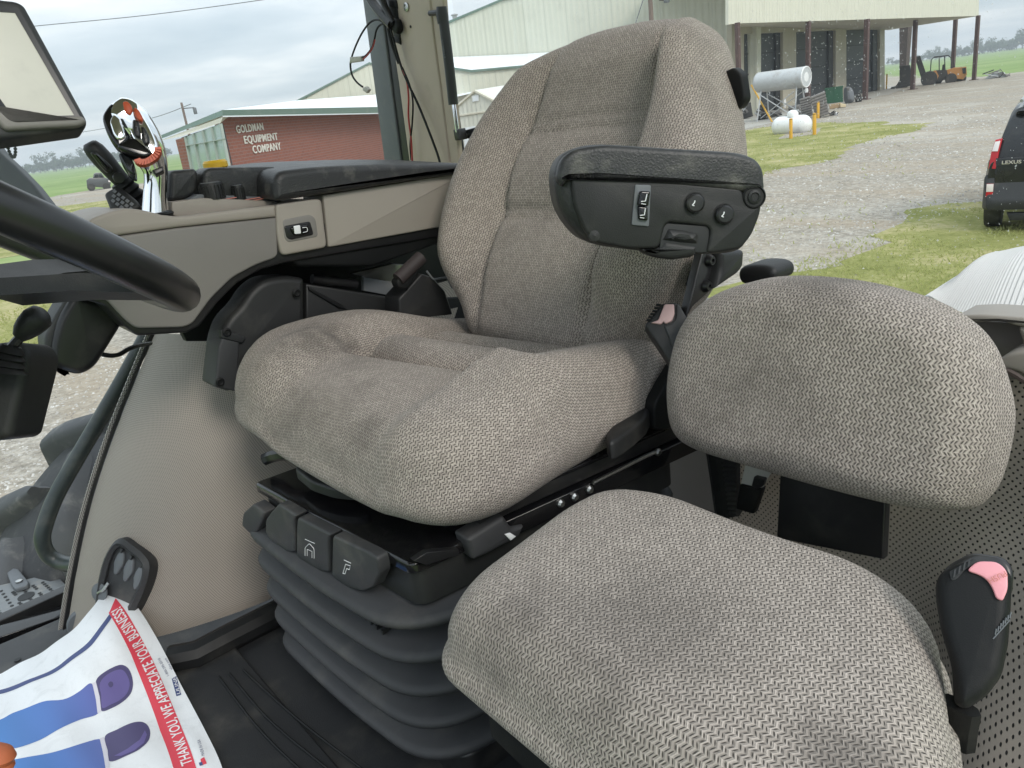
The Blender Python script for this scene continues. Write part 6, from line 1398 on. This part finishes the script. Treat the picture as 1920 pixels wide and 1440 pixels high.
# telehandler
tb0 = G(1752, 158); tn = unit(A(CAM[0] - tb0[0], CAM[1] - tb0[1], 0)); th_ = thing('rough_terrain_forklift', 'old yellow rough-terrain forklift with raised black mast and open cage', 'forklift', tb0)
TF = lambda x, y, o=0.: PP(x, y, tb0 + tn * o, tn)
def tsl(name, m, pts, o=0., thick=1.6, bevel=.03, par=None): return MB().slab([TF(x, y, o) for x, y in pts], -tn * thick, bevel, 1).build(name, m, par or th_)
tsl('engine_hood', 'machine_yellow', [(1775, 131), (1790, 127), (1812, 125), (1813, 140), (1806, 149), (1778, 146)])
tsl('frame', 'machine_dark', [(1735, 143), (1752, 132), (1775, 131), (1780, 147), (1762, 153), (1738, 152)])
tsl('mast', 'machine_dark', [(1715, 107), (1725, 104), (1738, 142), (1727, 146)], .2, .5); tsl('carriage', 'machine_dark', [(1686, 124), (1706, 122), (1712, 150), (1700, 164), (1676, 167), (1688, 148)], .3, 1.4)
tsl('fork', 'machine_dark', [(1672, 163), (1712, 156), (1713, 160), (1668, 168)], .5, .2); tsl('fork', 'machine_dark', [(1672, 163), (1712, 156), (1713, 160), (1668, 168)], -.8, .2)
tsl('fender', 'machine_yellow', [(1750, 133), (1755, 132), (1760, 142), (1757, 150), (1752, 146)], .3, 1.9)
for o in (0., -1.5):
    for pts in ([(1744, 142), (1746, 112), (1752, 107), (1778, 104), (1783, 108), (1785, 128)], [(1761, 134), (1761, 107)], [(1772, 132), (1771, 105)]):
        MB().tube([TF(x, y, o) for x, y in pts], .055, 6).build('cage_bar', 'machine_dark', th_)
tsl('cage_roof', 'machine_dark', [(1751, 107), (1779, 103.5), (1780, 105), (1751, 109)], 0, 1.5, .01)
tsl('driver_seat', 'machine_dark', [(1767, 122), (1771, 120), (1773, 132), (1766, 133)], -.4, .5); tsl('radiator', 'machine_dark', [(1804, 128), (1811, 127), (1811, 138), (1805, 138)], .03, .2, .01)
MB().tube([TF(1789, 126, -.3), TF(1788, 113, -.3)], .05, 6).build('exhaust', 'machine_dark', th_)
def wheel(x, y, rpx, o, rim='machine_yellow'):
    c = TF(x, y, o); r_ = rpx * ((c - CAM) @ VW) / F_PX; w_ = MB().lathe(c, tn, [(r_ * .6, -.45), (r_ * .95, -.42), (r_, -.3), (r_, -.1), (r_ * .93, .02), (r_ * .6, .03)], 20).build('tyre', 'machine_dark', th_)
    MB().lathe(c - tn * .08, tn, [(r_ * .6, 0), (r_ * .5, -.06), (r_ * .2, .02), (0, .03)], 16).build('rim', rim, w_)
wheel(1742, 148, 14.0, .55); wheel(1783, 148, 10.0, .55, 'machine_dark'); wheel(1755, 148, 12, -1.2, 'machine_dark'); wheel(1802, 147, 9, -1.2, 'machine_dark')

# ---- SUV seen from behind (local frame: x across to the right, y forward, z up)
sb_ = G(1893, 441); bx = unit(A(VR[0], VR[1], 0)); suv = thing('parked_suv', 'black sport utility vehicle parked on the grass, seen from behind at the right edge', 'car', sb_)
yaw = math.atan2(sb_[1], sb_[0]) + R(-3); fy = A(math.cos(yaw), math.sin(yaw), 0); fx_ = A(fy[1], -fy[0], 0)
SU = lambda x, y, z: sb_ + fx_ * (x + .52) + fy * (y + .3) + A(0, 0, z)
def prof2(hw, z0, z1, r_): return rnd([A(-hw[0], 0, z0), A(-hw[1], 0, (z0 + z1) / 2), A(-hw[2], 0, z1), A(hw[2], 0, z1), A(hw[1], 0, (z0 + z1) / 2), A(hw[0], 0, z0)], r_, 4)
secs = []
for y, hw, z0, z1 in ((-.02, (.86, .90, .86), .62, 1.10), (.10, (.90, .935, .90), .50, 1.16), (1.2, (.92, .94, .91), .48, 1.18), (3.4, (.92, .94, .88), .48, 1.14), (4.3, (.80, .84, .78), .52, 1.0)):
    secs.append([SU(p[0], y, p[2]) for p in prof2(hw, z0, z1, .10)])
MB().rings(secs).build('body', 'car_paint', suv, 40)
secs = []
for y, b_, t_, z1 in ((.02, .86, .80, 1.14), (.16, .86, .72, 1.60), (.36, .86, .66, 1.84), (1.6, .88, .67, 1.88), (2.3, .86, .66, 1.84), (3.1, .84, .72, 1.16)):
    secs.append([SU(p[0], y, p[2]) for p in rnd([A(-b_, 0, 1.08), A(-b_ + .015, 0, 1.14), A(-t_, 0, z1 - .05), A(-t_ + .12, 0, z1), A(t_ - .12, 0, z1), A(t_, 0, z1 - .05), A(b_ - .015, 0, 1.14), A(b_, 0, 1.08)], .03, 3)])
MB().rings(secs).build('cabin', 'car_paint', suv, 40)
def sback(pts): return [SU(*p) for p in pts]
MB().slab(sback([(-.70, .035, 1.20), (-.60, .22, 1.66), (.60, .22, 1.66), (.70, .035, 1.20)]), fy * .05, .008, 2).build('rear_window', 'glass_dark', suv)
MB().slab(sback([(-.60, .22, 1.77), (-.56, .16, 1.80), (.56, .16, 1.80), (.60, .22, 1.77), (.6, .24, 1.72), (-.6, .24, 1.72)]), fy * .1, .01, 2).build('spoiler', 'car_paint', suv)
MB().slab(sback([(-.80, -.045, .72), (-.80, -.045, 1.14), (.80, -.045, 1.14), (.80, -.045, .72)]), fy * .1, .02, 3).build('tailgate', 'car_paint', suv)
for s_ in (-1, 1):
    tl = MB().slab(sback([(s_ * .895, .0, .98), (s_ * .875, .02, 1.22), (s_ * .835, .10, 1.40), (s_ * .74, .06, 1.42), (s_ * .77, -.03, 1.20), (s_ * .79, -.05, .98)]), fy * .08, .012, 2).build('tail_light', 'tail_red', suv)
    MB().slab(sback([(s_ * .865, .005, 1.24), (s_ * .835, .07, 1.375), (s_ * .765, .04, 1.385), (s_ * .785, -.035, 1.24)]), fy * .05, .008, 2).build('clear_lens', 'tail_clear', tl)
    rf = MB().slab(sback([(s_ * .895, -.095, .50), (s_ * .895, -.095, .76), (s_ * .80, -.10, .76), (s_ * .80, -.10, .50)]), fy * .05, .008, 2).build('reflector', 'tail_red', suv)
    MB().slab(sback([(s_ * .893, -.10, .64), (s_ * .893, -.10, .76), (s_ * .80, -.105, .76), (s_ * .80, -.105, .64)]), fy * .02, .006, 2).build('clear_lens', 'tail_clear', rf)
    for yy in (.55, 3.35):
        c = SU(s_ * .80, yy, .38); tw = MB().lathe(c + fx_ * .14 * s_, -fx_ * s_, [(.24, 0), (.36, .01), (.385, .05), (.385, .21), (.36, .25), (.2, .26)], 28).build('tyre', 'car_trim', suv)
        MB().lathe(c + fx_ * .135 * s_, -fx_ * s_, [(.0, 0), (.10, .0), (.23, .01), (.24, .04)], 18).build('rim', 'tank_silver', tw)
MB().rings([[SU(p[0], y, p[2]) for p in rnd([A(-hw, 0, z0), A(-hw, 0, z1), A(hw, 0, z1), A(hw, 0, z0)], .08, 4)] for y, hw, z0, z1 in ((-.14, .80, .42, .50), (-.12, .88, .36, .54), (.0, .94, .34, .90), (.35, .94, .36, .62))]).build('bumper', 'car_trim', suv, 40)
MB().slab(sback([(-.60, -.06, .30), (-.55, -.06, .18), (-.30, -.06, .18), (-.25, -.06, .30)]), fy * .1, .02, 2).build('mud_flap', 'car_trim', suv)
lettering('lettering', 'chrome', suv, 'LEXUS', SU(-.72, -.052, 1.045), fx_, Z_, .072, .002, 1.25, lift=-fy, thick=.004)
MB().slab(sback([(-.36, -.058, .94), (-.34, -.058, 1.0), (.34, -.058, 1.0), (.36, -.058, .94)]), fy * .03, .008, 2).build('chrome_garnish', 'chrome', suv)
MB().slab(sback([(-.42, -.056, .70), (-.34, -.056, .64), (.34, -.056, .64), (.42, -.056, .70)]), fy * .03, .008, 2).build('chrome_strip', 'chrome', suv)
MB().lathe(SU(-.64, -.05, .62), -fy, [(.055, 0), (.055, .006), (.045, .01), (0, .01)], 18).build('oval_badge', 'tank_white', suv)
MB().tube([SU(-.56, .5, 1.92), SU(-.56, 2.0, 1.93)], .025, 8).build('roof_rail', 'steel', suv)
# ---- pickup parked by the field
pb = G(186, 356); pn_ = unit(A(CAM[0] - pb[0], CAM[1] - pb[1], 0)); pk_ = thing('pickup_truck', 'dark grey pickup truck parked beside the far green field at the left', 'truck', pb)
KF2 = lambda x, y, o=0.: PP(x, y, pb + pn_ * o, pn_)
def ksl(name, m, pts, o=0., thick=1.8, bevel=.05, par=None): return MB().slab([KF2(x, y, o) for x, y in pts], -pn_ * thick, bevel, 2).build(name, m, par or pk_)
ksl('body', 'truck_grey', [(162, 338), (168, 334), (196, 333), (205, 336), (208, 343), (206, 351), (196, 352), (163, 349)])
ksl('cab', 'truck_grey', [(174, 335), (176, 326), (180, 324), (190, 324), (197, 334)], -.1, 1.6)
ksl('side_window', 'glass_dark', [(177, 333), (179, 327), (184, 327), (184, 333)], .0, .1, .01); ksl('side_window', 'glass_dark', [(186, 333), (186, 327), (189, 327), (194, 333)], .0, .1, .01)
for x, y in ((171, 351), (200, 350)):
    for o in (.1, -1.6):
        c = KF2(x, y, o); MB().lathe(c, pn_, [(.2, -.25), (.36, -.25), (.38, -.2), (.38, 0), (.34, .03), (0, .03)], 16).build('tyre', 'machine_dark', pk_)
ksl('headlight', 'tail_clear', [(203, 338), (207, 339), (207, 342), (203, 341)], .02, .1, .01)
# ---- poles and lines
pp = thing('utility_pole', 'distant wooden utility pole with transformer behind the brick office', 'utility pole', D0(364, 90))
b = D0(366, 90); tz = D(359, 192, 90)[2]; MB().tube([A(b[0], b[1], GZ), A(b[0], b[1], tz)], [.17, .13], 8).build('shaft', 'pole_wood', pp)
c = D(365.5, 207, 89.6); MB().lathe(c - A(0, 0, .4), Z_, [(.18, 0), (.2, .1), (.2, .6), (.16, .7), (0, .72)], 12).build('transformer', 'bar_grey', pp); MB().tube([A(b[0], b[1], c[2] + .3), c + A(0, 0, .3)], .05, 6).build('bracket', 'machine_dark', pp)
p5 = thing('utility_pole', 'brown utility pole with lamp arm in front of the steel warehouse', 'utility pole', D0(1236, 55))
b = D0(1236, 55); MB().tube([A(b[0], b[1], GZ), A(b[0], b[1], D(1233, -60, 55)[2])], [.17, .14], 8).build('shaft', 'pole_wood', p5)
MB().lathe(D(1250, 2, 54.8), Z_, [(.0, -.12), (.2, -.1), (.22, .05), (.1, .15), (0, .16)], 12).build('lamp', 'bar_grey', p5); MB().tube([D(1236, 0, 55), D(1250, 1, 54.8)], .04, 6).build('arm', 'machine_dark', p5)
def wire_thing(name, lab, pts, r_): 
    t = thing(name, lab, 'power line', pts[0]); MB().tube(spline(pts, 6), r_, 5).build('cable', 'cable', t)
wire_thing('power_line', 'thin power line crossing the upper left sky', [D(-40, 60, 95), D(75, 48, 95), D(280, 28, 95), D(490, 0, 95), D(640, -24, 95)], .045)
wire_thing('power_line', 'faint power line sagging to the distant utility pole', [D(-60, 268, 140), D(80, 258, 135), D(200, 240, 120), D(290, 220, 105), D(358, 195, 90)], .04)
wire_thing('guy_wire', 'thin guy wire slanting down behind the seat top', [D(1209, -10, 54), D(1188, 56, 54), D(1170, 120, 54)], .03)

# ================================================================== OUTSIDE: trees
def make_tree(lab, h, wd, seed, nq=420):
    rg = random.Random(seed); t = thing('field_tree', lab, 'tree', (0, 0, 0), 'trees along the far edge of the fields')
    mb = MB(); 
    mb.tube([A(0, 0, 0), A(.2, 0, h * .25), A(.1, .2, h * .55)], [h * .025, h * .02, h * .008], 6)
    for k in range(5):
        a = rg.uniform(0, 6.3); mb.tube([A(.1, .1, h * (.22 + .06 * k)), A(math.cos(a) * wd * .3, math.sin(a) * wd * .3, h * (.42 + .08 * k))], [h * .012, h * .004], 5)
    mb.build('trunk', 'bark', t)
    cl = [(A(rg.uniform(-.36, .36) * wd, rg.uniform(-.36, .36) * wd, h * rg.uniform(.28, .82)), rg.uniform(.14, .26) * wd) for _ in range(11)]
    lf = MB()
    for _ in range(nq):
        c, r_ = cl[rg.randrange(len(cl))]; d = unit(A(rg.gauss(0, 1), rg.gauss(0, 1), rg.gauss(0, 1))); p = c + d * r_ * rg.uniform(.55, 1.05); s_ = wd * rg.uniform(.035, .075)
        u_ = unit(np.cross(d, A(rg.gauss(0, 1), rg.gauss(0, 1), rg.gauss(0, 1)))); v_ = np.cross(d, u_) + d * rg.uniform(-.5, .5)
        lf.add([p - u_ * s_, p + v_ * s_ * .8, p + u_ * s_, p - v_ * s_ * .8], [(0, 1, 2, 3)])
    lf.build('crown', 'leaves', t, smooth=False, recalc=False); return t
kinds = [make_tree('hazy broad tree in the far tree line', 13, 13, 1), make_tree('hazy tall tree in the far tree line', 16, 11, 2), make_tree('hazy low bushy tree in the far tree line', 9, 14, 3)]
rg = random.Random(11); used = [False] * 3
def put(x, ybase, dist, k, sc, side):
    p = D(x, 400, 1.); d = unit(A(p[0] - CAM[0], p[1] - CAM[1], 0)); q = A(d[0] * dist, d[1] * dist, GZ); t = kinds[k]
    lab = ('hazy broad tree', 'hazy tall tree', 'hazy low bushy tree')[k] + side
    if not used[k]: used[k] = True; t['label'] = lab; t.location = tuple(q); t.scale = (sc,) * 3; t.rotation_euler = (0, 0, rg.uniform(0, 6))
    else: copy_tree(t, loc=q, rotz=rg.uniform(0, 6), scale=sc, label=lab)
for x in range(-30, 345, 7):
    far = rg.uniform(640, 760); put(x + rg.uniform(-3, 3), 0, far, rg.choice([0, 0, 1, 2]), rg.uniform(.55, .95) * (1.0 if 60 < x < 260 else .8), ' in the tree line beyond the left field')
for x in range(1655, 1960, 6):
    t_ = (x - 1655) / 290; put(x + rg.uniform(-3, 3), 0, rg.uniform(760, 860), rg.choice([0, 1, 2, 2]), (.45 + .75 * t_ ** 1.3) * rg.uniform(.8, 1.15), ' in the tree line beyond the right field')
# haze
N = NT('haze_air'); N.t.nodes.remove(N.b); pv = N.n('ShaderNodeVolumePrincipled'); pv.inputs['Density'].default_value = .00075; pv.inputs['Color'].default_value = (.86, .92, .97, 1); pv.inputs['Anisotropy'].default_value = .0
N.t.links.new(pv.outputs[0], N.t.nodes['Material Output'].inputs['Volume']); MATS['haze_air'] = N.m
hz = MB().abox((-1360, -1360, GZ - 1.), (1360, 1360, 24)).build('haze', 'haze_air', None, smooth=False); tag(hz, 'thin pale air over the fields', 'haze', kind='stuff')
